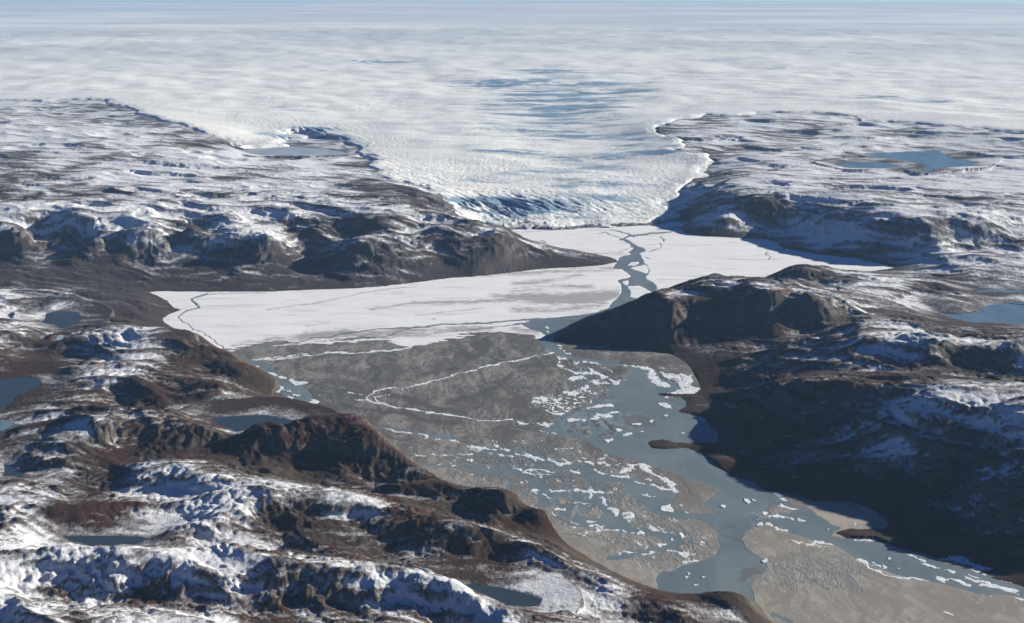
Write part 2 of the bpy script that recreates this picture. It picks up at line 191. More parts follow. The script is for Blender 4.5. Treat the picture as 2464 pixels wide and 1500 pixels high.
WATER_AND_SHADOW = [('p', W_MAIN),
 ('s', [(1310,850),(1262,862),(1240,885),(1255,905),(1225,930)], 2, 1), ('s', [(1240,870),(1205,862),(1195,845)], 2, 1),
 ('s', [(905,1052),(960,1062),(1040,1075),(1100,1090)], 2, 1.4), ('s', [(1345,1285),(1400,1290),(1460,1300),(1500,1312)], 2.4, 1.5), ('s', [(1290,1225),(1330,1245),(1380,1262),(1420,1268)], 5, 3),
 ('s', [(1500,1318),(1540,1345),(1600,1352)], 2, 1.4), ('s', [(1380,1135),(1440,1160),(1480,1182)], 3, 2), ('s', [(1640,1165),(1660,1190),(1700,1200)], 2.4, 1.6),
 ('p', [(585,862),(620,868),(641,876),(663,890),(680,903),(722,925),(738,938),(752,955),(768,978),(795,1005),(790,1015),(740,1015),(700,985),(695,968),(682,948),(668,935),(668,912),(640,892),(600,874)]),
 ('s', [(545,852),(616,831),(716,825),(746,814),(791,812),(816,804),(878,796),(916,790),(978,789),(1016,786),(1066,781),(1141,779),(1200,775),(1290,768)], 1.8, 4),
 ('s', [(986,789),(966,797),(928,810),(841,815),(791,821)], 2), ('s', [(1290,776),(1232,782),(1166,792),(1091,797),(1041,802)], 2.4, 1.2),
 ('s', [(550,850),(580,857),(600,866)], 3, 5),
 ('s', [(497,708),(462,720),(480,740),(445,750),(428,762),(440,776)], 3.5, 2), ('s', [(440,776),(470,795),(505,812),(530,835),(552,850)], 1.5, 2),
 ('s', [(1492,577),(1508,570),(1560,563),(1600,560),(1614,560)], 4, 2), ('s', [(1495,575),(1470,566),(1455,558),(1440,562)], 1.6), ('s', [(1525,571),(1510,563),(1490,557),(1468,553)], 4, 1.5),
 ('s', [(1640,549),(1600,552),(1578,551)], 5, 1),  # blue shadow at the hill foot on the snow, drawn as water
 ('s', [(1558,660),(1562,648),(1552,636)], 1.5), ('s', [(1554,620),(1562,624)], 1.5), ('s', [(1590,571),(1596,576),(1597,580)], 2.5), ('s', [(1588,585),(1592,590),(1585,600),(1560,606)], 1.8,1),
 ('s', [(1850,607),(1840,612),(1855,618),(1848,624)], 1.6), ('s', [(1890,600),(1860,606)], 3, 1),
 ('s', [(1300,579),(1311,583)], 2),
 ('s', [(900,1028),(960,1037),(1028,1047),(1091,1056),(1116,1068),(1166,1082),(1232,1091)], 4, 9), ('s', [(1232,1091),(1295,1102),(1357,1120),(1432,1140),(1507,1157),(1532,1168),(1607,1190)], 9, 26),
 ('p', [(1540,1160),(1620,1184),(1632,1198),(1617,1212),(1612,1225),(1640,1232),(1690,1238),(1725,1245),(1740,1262),(1690,1256),(1600,1238),(1562,1232),(1552,1215),(1540,1205),(1500,1180)]),
 ('s', [(985,1096),(1030,1097),(1078,1095),(1130,1094),(1180,1096),(1240,1100)], 2.5, 2), ('s', [(1000,1112),(1060,1122),(1120,1128),(1232,1138),(1262,1146),(1290,1162),(1320,1185)], 3, 20),
 ('p', [(1290,1172),(1330,1172),(1400,1180),(1450,1185),(1462,1210),(1478,1225),(1500,1245),(1520,1270),(1480,1275),(1400,1262),(1345,1240),(1320,1220),(1300,1195)]),
 ('s', [(1400,1255),(1457,1266),(1507,1275),(1557,1280),(1607,1292),(1627,1302)], 14, 16), ('s', [(1630,1300),(1607,1317),(1557,1325),(1507,1335),(1470,1343)], 20, 12), ('s', [(1625,1318),(1650,1333)], 6, 3),
 ('s', [(1232,1078),(1180,1064),(1140,1050)], 1.5), ('s', [(1860,1480),(1900,1500),(1940,1530)], 8), ('s',[(1232,1030),(1290,1040),(1330,1048)],2,5)]
ISLES = [('p', [(1512,640),(1517,631),(1540,631),(1526,640)]), ('p', [(1516,645),(1550,637),(1561,645),(1556,658),(1549,657),(1530,651)]), ('p', [(1512,689),(1537,686),(1566,704),(1540,719),(1515,715),(1519,704)]), ('p', [(1498,680),(1515,675),(1511,687),(1502,686)]),
 ('p', [(1362,788),(1370,779),(1400,772),(1422,766),(1425,770),(1400,780),(1370,792)]),
 ('p', [(1368,772),(1378,768),(1390,769),(1385,773),(1370,775)]),
 ('p', [(1851,1219),(1880,1213),(1912,1230),(1900,1241),(1854,1237)]),
 ('p', [(1385,1215),(1420,1210),(1455,1235),(1440,1248),(1400,1242),(1370,1232)]), ('p', [(1340,1200),(1370,1195),(1378,1205),(1345,1215)])]
SUB = [('p', [(1497,1002),(1540,999),(1575,1010),(1583,1022),(1530,1026),(1502,1018)]), ('s', [(1445,958),(1475,956)], 6), ('s', [(1482,990),(1490,985)], 4), ('p', [(1802,1277),(1840,1268),(1850,1290),(1820,1296)]), ('p', [(1790,1370),(1820,1365),(1830,1380),(1800,1392),(1780,1395)]), ('s', [(1370,1015),(1380,1022)], 4), ('s', [(1740,1270),(1765,1262)], 5), ('s', [(1740,1290),(1770,1297),(1800,1310)], 5)]
ICEW = [
 ('s', [(610,867),(660,865),(741,857),(770,852),(791,849),(878,849),(920,845),(966,842),(991,834),(1028,827),(1054,817),(1080,812)], 2.6, 3.5),
 ('s', [(640,864),(690,857),(740,854)], 1.6),('s',[(660,832),(716,829),(740,826)],2),
 ('s', [(1330,849),(1280,860),(1232,870),(1172,881),(1131,893),(1066,911),(1057,915),(1016,925),(978,934),(930,935),(905,939),(892,947),(880,957),(885,963),(905,970),(930,977),(978,983),(1000,987),(1035,992),(1060,997),(1116,1005),(1150,1012),(1190,1013),(1232,1010)], 2.4, 2.2),
 ('s', [(985,934),(946,944),(935,951),(900,955)], 1.5), ('s', [(902,958),(908,965),(935,975)], 1.6), ('s', [(885,963),(862,963),(850,962)], 1.6), ('s', [(840,946),(870,950)], 1.4), ('s', [(1120,1004),(1160,1008),(1200,1006)], 1.2),
 ('s', [(1030,992),(1050,994),(1065,998)], 3), ('s', [(985,986),(1005,988)], 2.6), ('s', [(1085,1001),(1115,1005)], 2.8),
 ('s', [(931,1036),(980,1042),(1028,1048)], 2.4), ('s', [(1018,1053),(1028,1049)], 3), ('s', [(1046,1053),(1056,1055)], 3), ('s', [(1084,1060),(1106,1064)], 4), ('s', [(1118,1070),(1160,1078),(1203,1087)], 4.5, 4), ('s', [(1178,1094),(1232,1098)], 3.2), ('s', [(1135,1082),(1160,1086)], 2.4), ('s', [(1205,1082),(1220,1086)], 4),
 ('s', [(1000,1096),(1022,1098)], 2), ('s', [(1040,1096),(1085,1095)], 2), ('s', [(1100,1093),(1135,1094)], 2), ('s', [(1052,1122),(1070,1120)], 2),
 ('s', [(1240,1092),(1307,1103)], 4, 6), ('s', [(1320,1106),(1345,1116),(1382,1113),(1482,1118),(1557,1122)], 5, 4), ('s', [(1322,1104),(1355,1104),(1375,1114)], 2),
 ('s', [(1544,1123),(1582,1144),(1600,1155),(1614,1170),(1624,1184)], 6, 11), ('s', [(1532,1162),(1560,1170),(1582,1172),(1622,1182)], 3, 5), ('s', [(1590,1160),(1560,1152)], 1.5),
 ('s', [(1432,1130),(1452,1139),(1507,1148)], 5), ('s', [(1495,1138),(1500,1130),(1515,1127)], 7), ('s', [(1262,1135),(1290,1131),(1332,1133)], 2.2), ('s', [(1262,1138),(1300,1142),(1330,1138)], 1.8), ('s', [(1378,1136),(1395,1138)], 3), ('s', [(1232,1128),(1255,1130)], 2),
 ('s', [(1330,1180),(1350,1183)], 4), ('s', [(1352,1180),(1370,1183)], 5), ('s', [(1380,1182),(1410,1185),(1447,1184)], 9, 5), ('s', [(1422,1168),(1420,1198)], 4), ('s', [(1305,1189),(1320,1200)], 5), ('s', [(1268,1180),(1292,1178)], 3), ('s', [(1545,1190),(1560,1196),(1582,1194),(1575,1189),(1555,1188)], 3.5), 
 ('s', [(1450,1200),(1453,1212)], 4), ('s', [(1467,1225),(1485,1229),(1482,1242)], 5), ('s', [(1502,1240),(1515,1235),(1520,1244),(1508,1246)], 2.6), ('s', [(1530,1248),(1545,1254)], 4), ('s', [(1340,1226),(1360,1225)], 2.6), ('s', [(1380,1212),(1412,1213)], 2.4), ('s', [(1409,1253),(1436,1256)], 3), ('s', [(1415,1262),(1445,1266)], 3), ('s', [(1375,1257),(1390,1261)], 2.4),
 ('s', [(1432,1275),(1490,1279)], 2.4), ('s', [(1432,1273),(1436,1282)], 3), ('s', [(1505,1278),(1540,1283),(1570,1285)], 3.4), ('s', [(1560,1270),(1585,1280),(1604,1283)], 5), ('s', [(1582,1310),(1600,1305)], 4), ('s', [(1610,1302),(1618,1298)], 5), ('s', [(1547,1335),(1572,1328)], 4), ('s', [(1607,1325),(1630,1330),(1657,1342)], 5), ('s', [(1655,1355),(1672,1347)], 9), ('s',[(1395,1288),(1430,1275)],1.3), ('s',[(1508,1331),(1530,1330)],2),('s',[(1582,1272),(1595,1278)],2),('s',[(1640,1285),(1645,1298)],3),
 ('s', [(1344,861),(1350,868),(1342,877),(1357,885),(1382,897)], 5, 6), ('s', [(1350,866),(1362,863)], 7), ('s', [(1386,875),(1390,872)], 5), ('s', [(1403,872),(1440,876)], 4), ('s', [(1418,884),(1426,896)], 5),
 ('s', [(1335,829),(1350,836),(1355,846),(1382,856)], 4, 3),
 ('s', [(1382,900),(1430,896),(1457,910),(1482,924)], 5, 8), ('s', [(1400,906),(1444,922),(1474,926)], 4), ('s', [(1377,912),(1395,908)], 7), ('s', [(1485,921),(1508,915)], 1.6),
 ('p', [(1277,967),(1290,958),(1314,950),(1357,942),(1387,935),(1412,922),(1420,928),(1422,937),(1407,950),(1424,967),(1407,980),(1382,980),(1357,1000),(1339,1000),(1319,987),(1289,985),(1284,972)]),
 ('s', [(1417,984),(1445,979),(1472,976)], 7), ('s', [(1432,1002),(1455,996),(1480,991)], 6), ('s', [(1370,1012),(1395,1011)], 5), ('s', [(1404,1012),(1440,1007),(1472,1003)], 5),
 ('s', [(1497,879),(1532,883),(1560,890),(1569,896),(1565,905),(1580,912)], 3, 13), ('p', [(1557,915),(1575,913),(1592,914),(1614,928),(1608,932),(1582,926),(1565,924)]),
 ('p', [(1589,896),(1620,901),(1667,902),(1672,910),(1660,925),(1690,938),(1690,948),(1644,950),(1607,947),(1640,934),(1632,922),(1610,912)]),
 ('s', [(1586,886),(1600,886)], 2), ('s', [(1672,1003),(1697,1011)], 5), ('s', [(1605,957),(1622,958)], 4), ('s', [(1700,1098),(1712,1103)], 7), ('s', [(1292,1020),(1327,1020)], 6), ('s', [(1245,1016),(1275,1022)], 3), ('s', [(1310,1028),(1325,1025)], 3), ('s', [(1300,1036),(1335,1045)], 2), ('s', [(1450,1098),(1480,1110)],0.1),
 ('s', [(1848,1262),(1868,1272)], 7), ('s', [(1865,1272),(1898,1273)], 5), ('s', [(1960,1311),(1980,1303),(2000,1311)], 8), ('s', [(1900,1300),(1925,1312),(1990,1317)], 1.5), ('s', [(1850,1243),(1905,1248)], 4), ('s', [(1880,1218),(1912,1227)], 5), ('s', [(1862,1186),(1880,1191)], 4), ('s', [(1920,1250),(1938,1255)], 2), ('s', [(1877,1202),(1886,1204)], 4),
 ('s', [(2063,1348),(2080,1356),(2090,1368)], 8, 6), ('s', [(2090,1368),(2148,1386),(2205,1393),(2233,1398)], 2.6), ('s', [(2110,1362),(2128,1366)], 3), ('s', [(2120,1318),(2160,1322)], 4), ('s', [(2155,1330),(2190,1334),(2228,1350)], 7, 4), ('s', [(2230,1362),(2255,1366),(2290,1375)], 4, 5), ('s', [(2263,1392),(2300,1397),(2335,1412)], 8, 6), ('s', [(2325,1391),(2345,1398),(2380,1405)], 5), ('s', [(2365,1408),(2400,1412),(2445,1422)], 8), ('s', [(2375,1432),(2408,1434),(2430,1437),(2460,1447)], 3), ('s', [(2330,1384),(2350,1392)], 2),
 ('p', [(2262,1346),(2285,1337),(2326,1340),(2345,1360),(2410,1373),(2348,1376),(2335,1372),(2345,1366),(2318,1362),(2290,1350)]), ('p', [(2362,1381),(2412,1380),(2392,1388)]), ('s', [(2413,1400),(2455,1403)], 4),
 ('s', [(2045,1296),(2090,1299),(2118,1301)], 2), ('s', [(2058,1253),(2060,1265)], 4), ('s', [(2270,1475),(2295,1485)], 2),]
FLOES = [[(1590,1219),(1613,1212),(1617,1222),(1622,1233),(1600,1231),(1587,1228)],
 [(1582,970),(1592,969),(1606,971),(1618,982),(1604,983),(1590,977)], [(1479,1033),(1489,1031),(1496,1034),(1493,1038),(1484,1039)], [(1497,1047),(1507,1042),(1520,1041),(1521,1044),(1508,1049),(1498,1050)], [(1453,1057),(1463,1058),(1475,1055),(1474,1060),(1462,1065),(1456,1062)],
 [(1518,1020),(1530,1018),(1545,1020),(1540,1023),(1520,1023)], [(1561,1014),(1570,1009),(1575,1011),(1566,1017)], [(1538,1039),(1548,1036),(1547,1041)], [(1595,1000),(1605,998),(1608,1001),(1600,1003)], [(1310,787),(1318,785),(1323,791),(1315,791)], [(1312,796),(1318,797),(1320,801)],
 [(636,899),(650,896),(664,900),(668,905),(650,905)], [(667,906),(680,904),(690,912),(676,912)], [(691,914),(702,911),(716,918),(732,918),(743,920),(728,926),(710,928),(700,920)], [(668,930),(678,930),(685,938),(674,939)], [(663,942),(676,939),(675,945),(664,945)], [(688,940),(700,940),(701,944),(690,943)], [(702,949),(722,951),(724,954),(706,953)], [(692,953),(704,955),(708,964),(698,961)], [(746,962),(760,960),(768,968),(764,980),(752,980),(748,972)], [(750,989),(766,990),(765,993),(751,992)], [(740,997),(760,995),(775,999),(765,1001),(745,1000)], [(616,880),(626,882),(618,884)],
 [(1790,1200),(1798,1201),(1806,1208),(1800,1212),(1792,1206)], [(1834,1234),(1842,1230),(1848,1236),(1840,1241)], [(1808,1200),(1822,1206),(1812,1206)], [(1735,1215),(1745,1216),(1742,1222),(1733,1220)], [(1645,1385),(1658,1388),(1650,1392)], [(1655,1378),(1660,1380),(1655,1383)], [(1688,1387),(1700,1388),(1690,1391)], [(1668,1407),(1680,1406),(1672,1410)], [(1820,1262),(1835,1256),(1836,1266),(1822,1266)],
 [(1990,1272),(2000,1275),(1992,1276)], [(2158,1366),(2172,1369),(2160,1370)], [(2140,1340),(2148,1352),(2136,1346)], [(1832,1350),(1844,1343),(1848,1350),(1836,1358)], [(1640,1040),(1648,1042),(1640,1044)]]
SNOW_POLY = [(340,690),(800,680),(1200,640),(1200,540),(1700,520),(2200,600),(2200,680),(1600,720),(1450,765),(1300,769),(1258,781),(1275,794),(1308,801),(1313,808),(1306,814),(1280,806),(1240,800),(1200,797),(1150,803),(1091,806),(1060,812),(1020,822),(985,824),(920,812),(840,822),(780,824),(700,829),(616,834),(560,852),(500,840),(380,790)]
GREY = [('s', [(1235,702),(1330,690),(1420,690)], 5), ('s', [(1235,744),(1330,748),(1440,735)], 8), ('s', [(1130,660),(1300,655),(1470,648)], 5), ('s', [(1240,722),(1000,730),(900,742)], 3), ('s', [(640,820),(800,808),(1000,795),(1180,792)], 9), ('s', [(1235,790),(1290,800)], 6), ('p', [(1180,712),(1260,706),(1360,708),(1450,701),(1494,700),(1490,715),(1450,728),(1400,732),(1330,735),(1240,724)]), ('s', [(1240,683),(1330,675),(1400,662)], 4), ('s', [(1380,740),(1460,730)], 4), ('p', [(740,800),(830,792),(900,800),(1000,800),(1100,800),(1000,812),(900,812),(790,815),(700,815)]), ('s', [(1240,695),(1320,690)], 3), ('s', [(560,830),(700,815)],5)]
LINES = [('s', [(640,747),(700,738),(780,727),(860,708),(920,698),(1000,690)], 2), ('s', [(497,709),(560,706),(640,705)], 2), ('s', [(736,785),(790,776)], 1.6), ('s', [(1000,760),(1040,755),(1070,752),(1160,742)], 1.3), ('s', [(1040,768),(1046,768)], 3), ('s', [(1360,612),(1500,609)], 1.3), ('s', [(1232,559),(1300,558)], 1.3), ('s', [(1490,607),(1520,595)], 1.3), ('s', [(1530,566),(1610,559)], 2.6)]
DARKS = [('s', [(2080,1362),(2110,1395),(2160,1420),(2210,1440),(2280,1452)], 3), ('s', [(1945,1300),(1925,1330),(1960,1352),(1935,1385),(1965,1410)], 4), ('s', [(2290,1415),(2320,1450),(2380,1470),(2450,1480)], 3), ('s', [(2030,1350),(2025,1385),(2050,1405),(2045,1440),(2080,1470),(2075,1510)], 3), ('s', [(890,880),(912,890),(905,915),(870,930)], 6), ('s', [(1115,850),(1135,858),(1160,852),(1180,825)], 8), ('p', [(1130,825),(1180,812),(1175,850),(1160,855)]), ('s', [(1195,840),(1215,865),(1190,872)], 5), ('s', [(1020,900),(1060,892),(1100,890)], 4), ('s', [(830,975),(880,988),(960,992),(1030,1012),(1090,1022)], 5), ('s', [(690,910),(760,925),(860,948)], 3), ('s', [(930,950),(980,960),(1050,985),(1110,990)], 8), ('s', [(1230,900),(1200,930),(1150,950),(1080,970)], 6),
 ('s', [(1860,1430),(1885,1400),(1912,1420),(1890,1445),(1850,1455)], 9), ('s', [(1970,1350),(1990,1375),(2030,1385),(2045,1370)], 8), ('s', [(2030,1385),(2050,1415),(2100,1430),(2160,1445),(2165,1470),(2145,1490)], 6), ('s', [(1930,1460),(1950,1440),(1940,1425)], 6), ('s', [(2100,1380),(2150,1390),(2170,1410),(2140,1425)], 5), ('s', [(2210,1415),(2235,1418)], 4), ('s', [(1470,1300),(1485,1290),(1478,1310),(1450,1325)], 9), ('s', [(1420,1145),(1300,1150)], 7), ('s', [(1490,1180),(1460,1170),(1420,1160)], 7), ('s', [(1640,1150),(1660,1190),(1680,1200),(1710,1225)], 9), ('s', [(1580,1275),(1630,1280),(1640,1292)], 7), ('s', [(1720,1300),(1733,1320)], 9), ('s', [(1950,1325),(1900,1340),(1860,1345)], 14), ('s', [(1880,1290),(1950,1300)], 10), ('s', [(1240,880),(1300,880)], 5), ('s', [(1370,890),(1400,890)], 6), ('s', [(1440,900),(1490,895)], 8), ('s', [(1560,870),(1600,878)], 7), ('s', [(2230,1430),(2300,1450),(2380,1470)], 7), ('s', [(1530,1260),(1640,1240),(1690,1262)], 4)]
LAKES = [([(572,354),(620,352),(700,353),(760,358),(812,363),(838,369),(815,374),(740,373),(640,374),(598,366)], 350, 'pale frozen lake between the ice edge and the snowy left plateau'),
 ([(2077,370),(2172,366),(2257,363),(2275,374),(2300,384),(2357,389),(2330,401),(2280,402),(2227,414),(2195,400),(2160,388),(2110,378)], 420, 'blue lake lying among the snowy hills of the far right plateau'),
 ([(2008,396),(2050,391),(2110,390),(2172,400),(2140,404),(2050,405)], 420, 'narrow dark blue lake west of the larger lake on the right plateau'),
 ([(2345,700),(2400,698),(2520,700),(2520,734),(2440,728),(2395,720),(2370,708)], 72, 'upper of two joined blue lakes at the right edge'),
 ([(2240,750),(2300,757),(2352,752),(2380,735),(2420,731),(2520,735),(2520,785),(2420,778),(2330,776),(2290,765)], 66, 'broad blue lake behind the dark mountain at the right edge'),
 ([(-60,925),(0,914),(60,908),(100,912),(97,930),(45,948),(12,985),(-60,995)], 130, 'large dark blue lake at the left edge below the snowy slopes'),
 ([(-40,1010),(22,1012),(30,1022),(10,1036),(-40,1040)], 135, 'small blue lake at the left edge just below the large one'),
 ([(508,1008),(560,1001),(640,999),(690,1008),(722,1020),(690,1026),(640,1028),(600,1033),(565,1040),(540,1028)], 170, 'blue tarn in the hollow behind the brown cliffs'),
 ([(5,1116),(32,1122),(64,1140),(50,1148),(10,1146)], 170, 'little blue pond beside the left edge among brown hills'),
 ([(140,1291),(200,1290),(350,1291),(345,1305),(300,1322),(240,1318),(180,1306)], 195, 'dark lake under the snowy crest in the lower left'),
 ([(105,775),(110,755),(140,748),(185,750),(197,765),(180,780),(150,790)], 95, 'round blue pond in the shaded bowl at the upper left'),
 ([(1100,1406),(1140,1406),(1200,1414),(1262,1428),(1302,1444),(1290,1460),(1230,1458),(1180,1440)], 165, 'black tarn at the foot of the nearest snowy ridge'),
 ([(133,812),(140,806),(155,808),(150,818),(136,819)], 140, 'tiny pale frozen pond on the brown slope at left'),
 ([(1848,1228),(1848,1228),(1848,1228)], 0, None)]
LAKES = [l for l in LAKES if l[2]]

# ------------------------------------------------------------------ interpolation
def rbf_fit(P, V, c):
    D = np.sqrt(((P[:, None] - P[None]) ** 2).sum(-1) + c * c)
    n = len(P)
    A = np.zeros((n + 3, n + 3)); A[:n, :n] = -D; A[:n, :n] -= np.eye(n) * -20.0
    A[:n, n] = 1; A[:n, n + 1:] = P; A[n, :n] = 1; A[n + 1:, :n] = P.T
    B = np.zeros((n + 3, V.shape[1])); B[:n] = V
    return np.linalg.solve(A, B)
def rbf_eval(X, Y, P, w, c):
    out = np.zeros(X.shape + (w.shape[1],)); n = len(P)
    for i0 in range(0, X.shape[0], 8):
        x = X[i0:i0 + 8]; y = Y[i0:i0 + 8]
        d = np.sqrt((x[..., None] - P[:, 0]) ** 2 + (y[..., None] - P[:, 1]) ** 2 + c * c)
        out[i0:i0 + 8] = -d @ w[:n] + w[n] + x[..., None] * w[n + 1] + y[..., None] * w[n + 2]
    return out
def _sn(p):
    s_ = p[3]
    if p[0] > 1580 and 440 < p[1] < 632: s_ = max(s_, .66) if p[1] > 490 or p[0] < 1780 else s_
    if p[0] > 1580 and p[1] < 440: s_ = s_ + .10
    if p[0] < 700 and 525 < p[1] < 600: s_ = s_ + .15
    if p[0] > 1340 and p[1] > 690 and p[0] > 1700: s_ = s_ + .12
    if p[0] > 1860 and 930 < p[1] < 1140: s_ = s_ + .14
    if 1860 < p[0] < 2480 and 636 < p[1] < 745: s_ = s_ + .20
    if p[0] < 1250 and p[1] > 1100: s_ = s_ + .05
    if p[0] < 1180 and 1318 < p[1] < 1500: s_ = s_ + .10
    return s_
def _zf(p):
    f_ = 1.0
    if p[0] < 1300 and 370 < p[1] < 705: f_ = 1 + .25 * sstep(400, 500, p[1])
    if p[0] > 1580 and 400 < p[1] < 640: f_ = 1 + .30 * sstep(410, 480, p[1])
    if 1380 < p[0] < 2010 and 680 < p[1] < 842: f_ = 1.18 if p[1] < 790 else 1.0
    if p[0] > 1860 and 636 < p[1] < 700: f_ = 1.35
    return float(f_)
LAND = [(p[0], p[1], p[2] * _zf(p), _sn(p)) for p in LAND]
LAND = [(p[0], p[1], p[2] * ((1.28 - .33 * sstep(960, 1120, p[1])) if (p[0] > 1340 and p[1] > 690) else 1.0), p[3]) for p in LAND]
lx, ly = unproj([p[0] for p in LAND], [p[1] for p in LAND], [p[2] for p in LAND])
ix, iy = unproj([p[0] for p in ICE], [p[1] for p in ICE], [p[2] for p in ICE])
V = np.array(VALLEY, float)
# densify the valley edge
vd = []
for i in range(len(V)):
    a, b = V[i - 1], V[i]; k = max(1, int(np.hypot(*(b - a)) / 30))
    for j in range(k): vd.append(a + (b - a) * (j + 1) / k)
vd = np.array(vd); vx, vy = unproj(vd[:, 0], vd[:, 1])
VPOLY = np.stack([vx, vy], 1)
vv = VPOLY[::2]
lake_pts, lake_z = [], []
for P, z, _ in LAKES:
    for q in P[::2]:
        a, b = unproj(q[0], q[1], z); lake_pts.append((a, b)); lake_z.append(z + 4)
lake_pts = np.array(lake_pts)
fr = [(r * math.sin(math.radians(t)), r * math.cos(math.radians(t)), z) for r, z in ((90e3, 1120), (125e3, 1190), (165e3, 1210)) for t in (-34, -20, -7, 7, 20, 34)]
fr = np.array(fr)
PTS = np.concatenate([np.stack([lx, ly], 1), np.stack([ix, iy], 1), vv, lake_pts, fr[:, :2]])
VAL = np.concatenate([[p[2] for p in LAND], [p[2] for p in ICE], np.zeros(len(vv)), lake_z, fr[:, 2]])
SNW = np.concatenate([[p[3] for p in LAND], np.ones(len(ICE)) * .7, np.zeros(len(vv)), np.ones(len(lake_pts)) * .35, np.ones(len(fr))])
# drop near duplicates
keep = []
for i in range(len(PTS)):
    if all((PTS[i, 0] - PTS[j, 0]) ** 2 + (PTS[i, 1] - PTS[j, 1]) ** 2 > 60 ** 2 for j in keep): keep.append(i)
PTS, VAL, SNW = PTS[keep], VAL[keep], SNW[keep]
CC = 90.0
wts = rbf_fit(PTS, np.stack([VAL, SNW], 1), CC)

# ------------------------------------------------------------------ terrain grid (fan around the viewpoint, cells grow with distance)
NA = 1321
ang = np.radians(np.linspace(-33, 33, NA))
rs = [4300.0]
while rs[-1] < 165e3:
    r = rs[-1]; rs.append(r * (1 + (.0021 if r < 42e3 else .008)))
RS = np.array(rs); NR = len(RS)
K = 6
def coarse(fn, R, A):
    """evaluate fn on every K-th row/column and interpolate linearly in grid index"""
    ri = np.unique(np.r_[np.arange(0, len(R), K), len(R) - 1]); ai = np.unique(np.r_[np.arange(0, len(A), K), len(A) - 1])
    x = R[ri][:, None] * np.sin(A[ai])[None]; y = R[ri][:, None] * np.cos(A[ai])[None]
    F = fn(x, y)
    if F.ndim == 2: F = F[..., None]
    # catmull-free: linear in rows then columns
    G = np.stack([[np.interp(np.arange(len(A)), ai, F[i, :, k]) for i in range(len(ri))] for k in range(F.shape[2])])
    out = []
    for k in range(F.shape[2]):
        g = G[k]; idx = np.arange(len(R)); j = np.clip(np.searchsorted(ri, idx, 'right') - 1, 0, len(ri) - 2)
        t = ((idx - ri[j]) / (ri[j + 1] - ri[j]))[:, None]
        out.append(g[j] * (1 - t) + g[j + 1] * t)
    return out
X = RS[:, None] * np.sin(ang)[None]; Y = RS[:, None] * np.cos(ang)[None]
CELL = np.maximum(np.gradient(RS)[:, None], (RS * (ang[1] - ang[0]))[:, None]) * np.ones_like(X)
BASE, SB = coarse(lambda x, y: rbf_eval(x, y, PTS, wts, CC), RS, ang)
print('rbf', time.time() - T0)
# outlines get a ragged edge from a small warp of the ground coordinates
def warp(x, y, a=26., wl=260.):
    return x + a * fbm(x, y, wl, 3, 11), y + a * fbm(x, y, wl, 3, 23)
wx, wy = warp(X, Y, 22, 230)
dv = -poly_sd(wx[RS < 25e3], wy[RS < 25e3], VPOLY[::1])           # + outside the valley
DV = np.full(X.shape, 5000.0); DV[RS < 25e3] = dv
print('valley sd', time.time() - T0)
ipx, ipy = [], []
def ice_h(px, py):                                       # height used to place the ice outline on the ground
    return np.interp(py, [100, 150, 200, 240, 300, 350, 400, 450, 490, 520, 550], [1000, 900, 780, 700, 570, 430, 350, 260, 130, 80, 0])
IP = []
for i in range(len(ICE_POLY)):
    a = np.array(ICE_POLY[i - 1], float); b = np.array(ICE_POLY[i], float); k = max(1, int(np.hypot(*(b - a)) / 60))
    for j in range(k): IP.append(a + (b - a) * (j + 1) / k)
IP = np.array(IP); hx = rbf_eval
# margin height: iterate against the interpolated ground so the outline sits on it
zz = ice_h(IP[:, 0], IP[:, 1])
for it in range(6):
    gx, gy = unproj(IP[:, 0], IP[:, 1], zz)
    zn = rbf_eval(gx[None], gy[None], PTS, wts, CC)[0, :, 0]
    zz = np.clip(.5 * zz + .5 * zn, 0, 1100)
gx, gy = unproj(IP[:, 0], IP[:, 1], zz)
far_ = IP[:, 1] <= 101
gx[far_] = IP[far_, 0] * 0 + (IP[far_, 0] - WW / 2) * 110; gy[far_] = 170e3
IPW = np.stack([gx, gy], 1)
m = RS > 14e3
wx2, wy2 = warp(X[m], Y[m], 160, 900)
DI = np.full(X.shape, -5000.0); DI[m] = poly_sd(wx2, wy2, IPW)     # + inside the ice
print('ice sd', time.time() - T0)

# hill relief
hs = sstep(15, 420, DV) 
amp = hs * (.55 + .45 * sstep(60, 300, BASE)) * (1 - .75 * sstep(0, 500, DI))
wxx = X + 160 * fbm(X, Y, 900, 2, 31); wyy = Y + 160 * fbm(X, Y, 900, 2, 37)
ra = .32                                              # ridges trend down to the right, as scoured by the old ice
ru = wxx * math.cos(ra) - wyy * math.sin(ra); rv = wxx * math.sin(ra) + wyy * math.cos(ra)
e1 = perlin(ru / 2300, rv / 1000, 1); e2 = perlin(ru / 1250, rv / 520, 2)
e3 = perlin(ru / 640, rv / 290, 3); e4 = perlin(ru / 300, rv / 150, 4)
def fade(wl): return np.clip(wl / (2.2 * CELL) - .5, 0, 1)
hum = 34 * e1 + 42 * (.45 - np.abs(e2) * 2) + 20 * (.5 - np.abs(e3) * 2) * fade(380) + 11 * (np.abs(e4) * 2 - .4) * fade(190)
wx3 = X + 30 * e3; wy3 = Y + 30 * e4
for k, (wl, a) in enumerate(((100, 9.), (55, 5.), (30, 2.8), (17, 1.6))):
    n = perlin(wx3 / wl, wy3 / wl, 6 + k); hum = hum + a * (np.abs(n) * 2 - .4) * fade(wl) * (.6 + .8 * np.abs(e2))
farp = sstep(17e3, 22e3, RS)[:, None]
hum = hum - farp * .45 * 42 * (.45 - np.abs(e2) * 2) - farp * .45 * (30 * (.5 - np.abs(e3) * 2) * fade(380) + 17 * (np.abs(e4) * 2 - .4) * fade(190)) + farp * 22 * perlin(X / 2100, Y / 1300, 88)
H = BASE + amp * hum
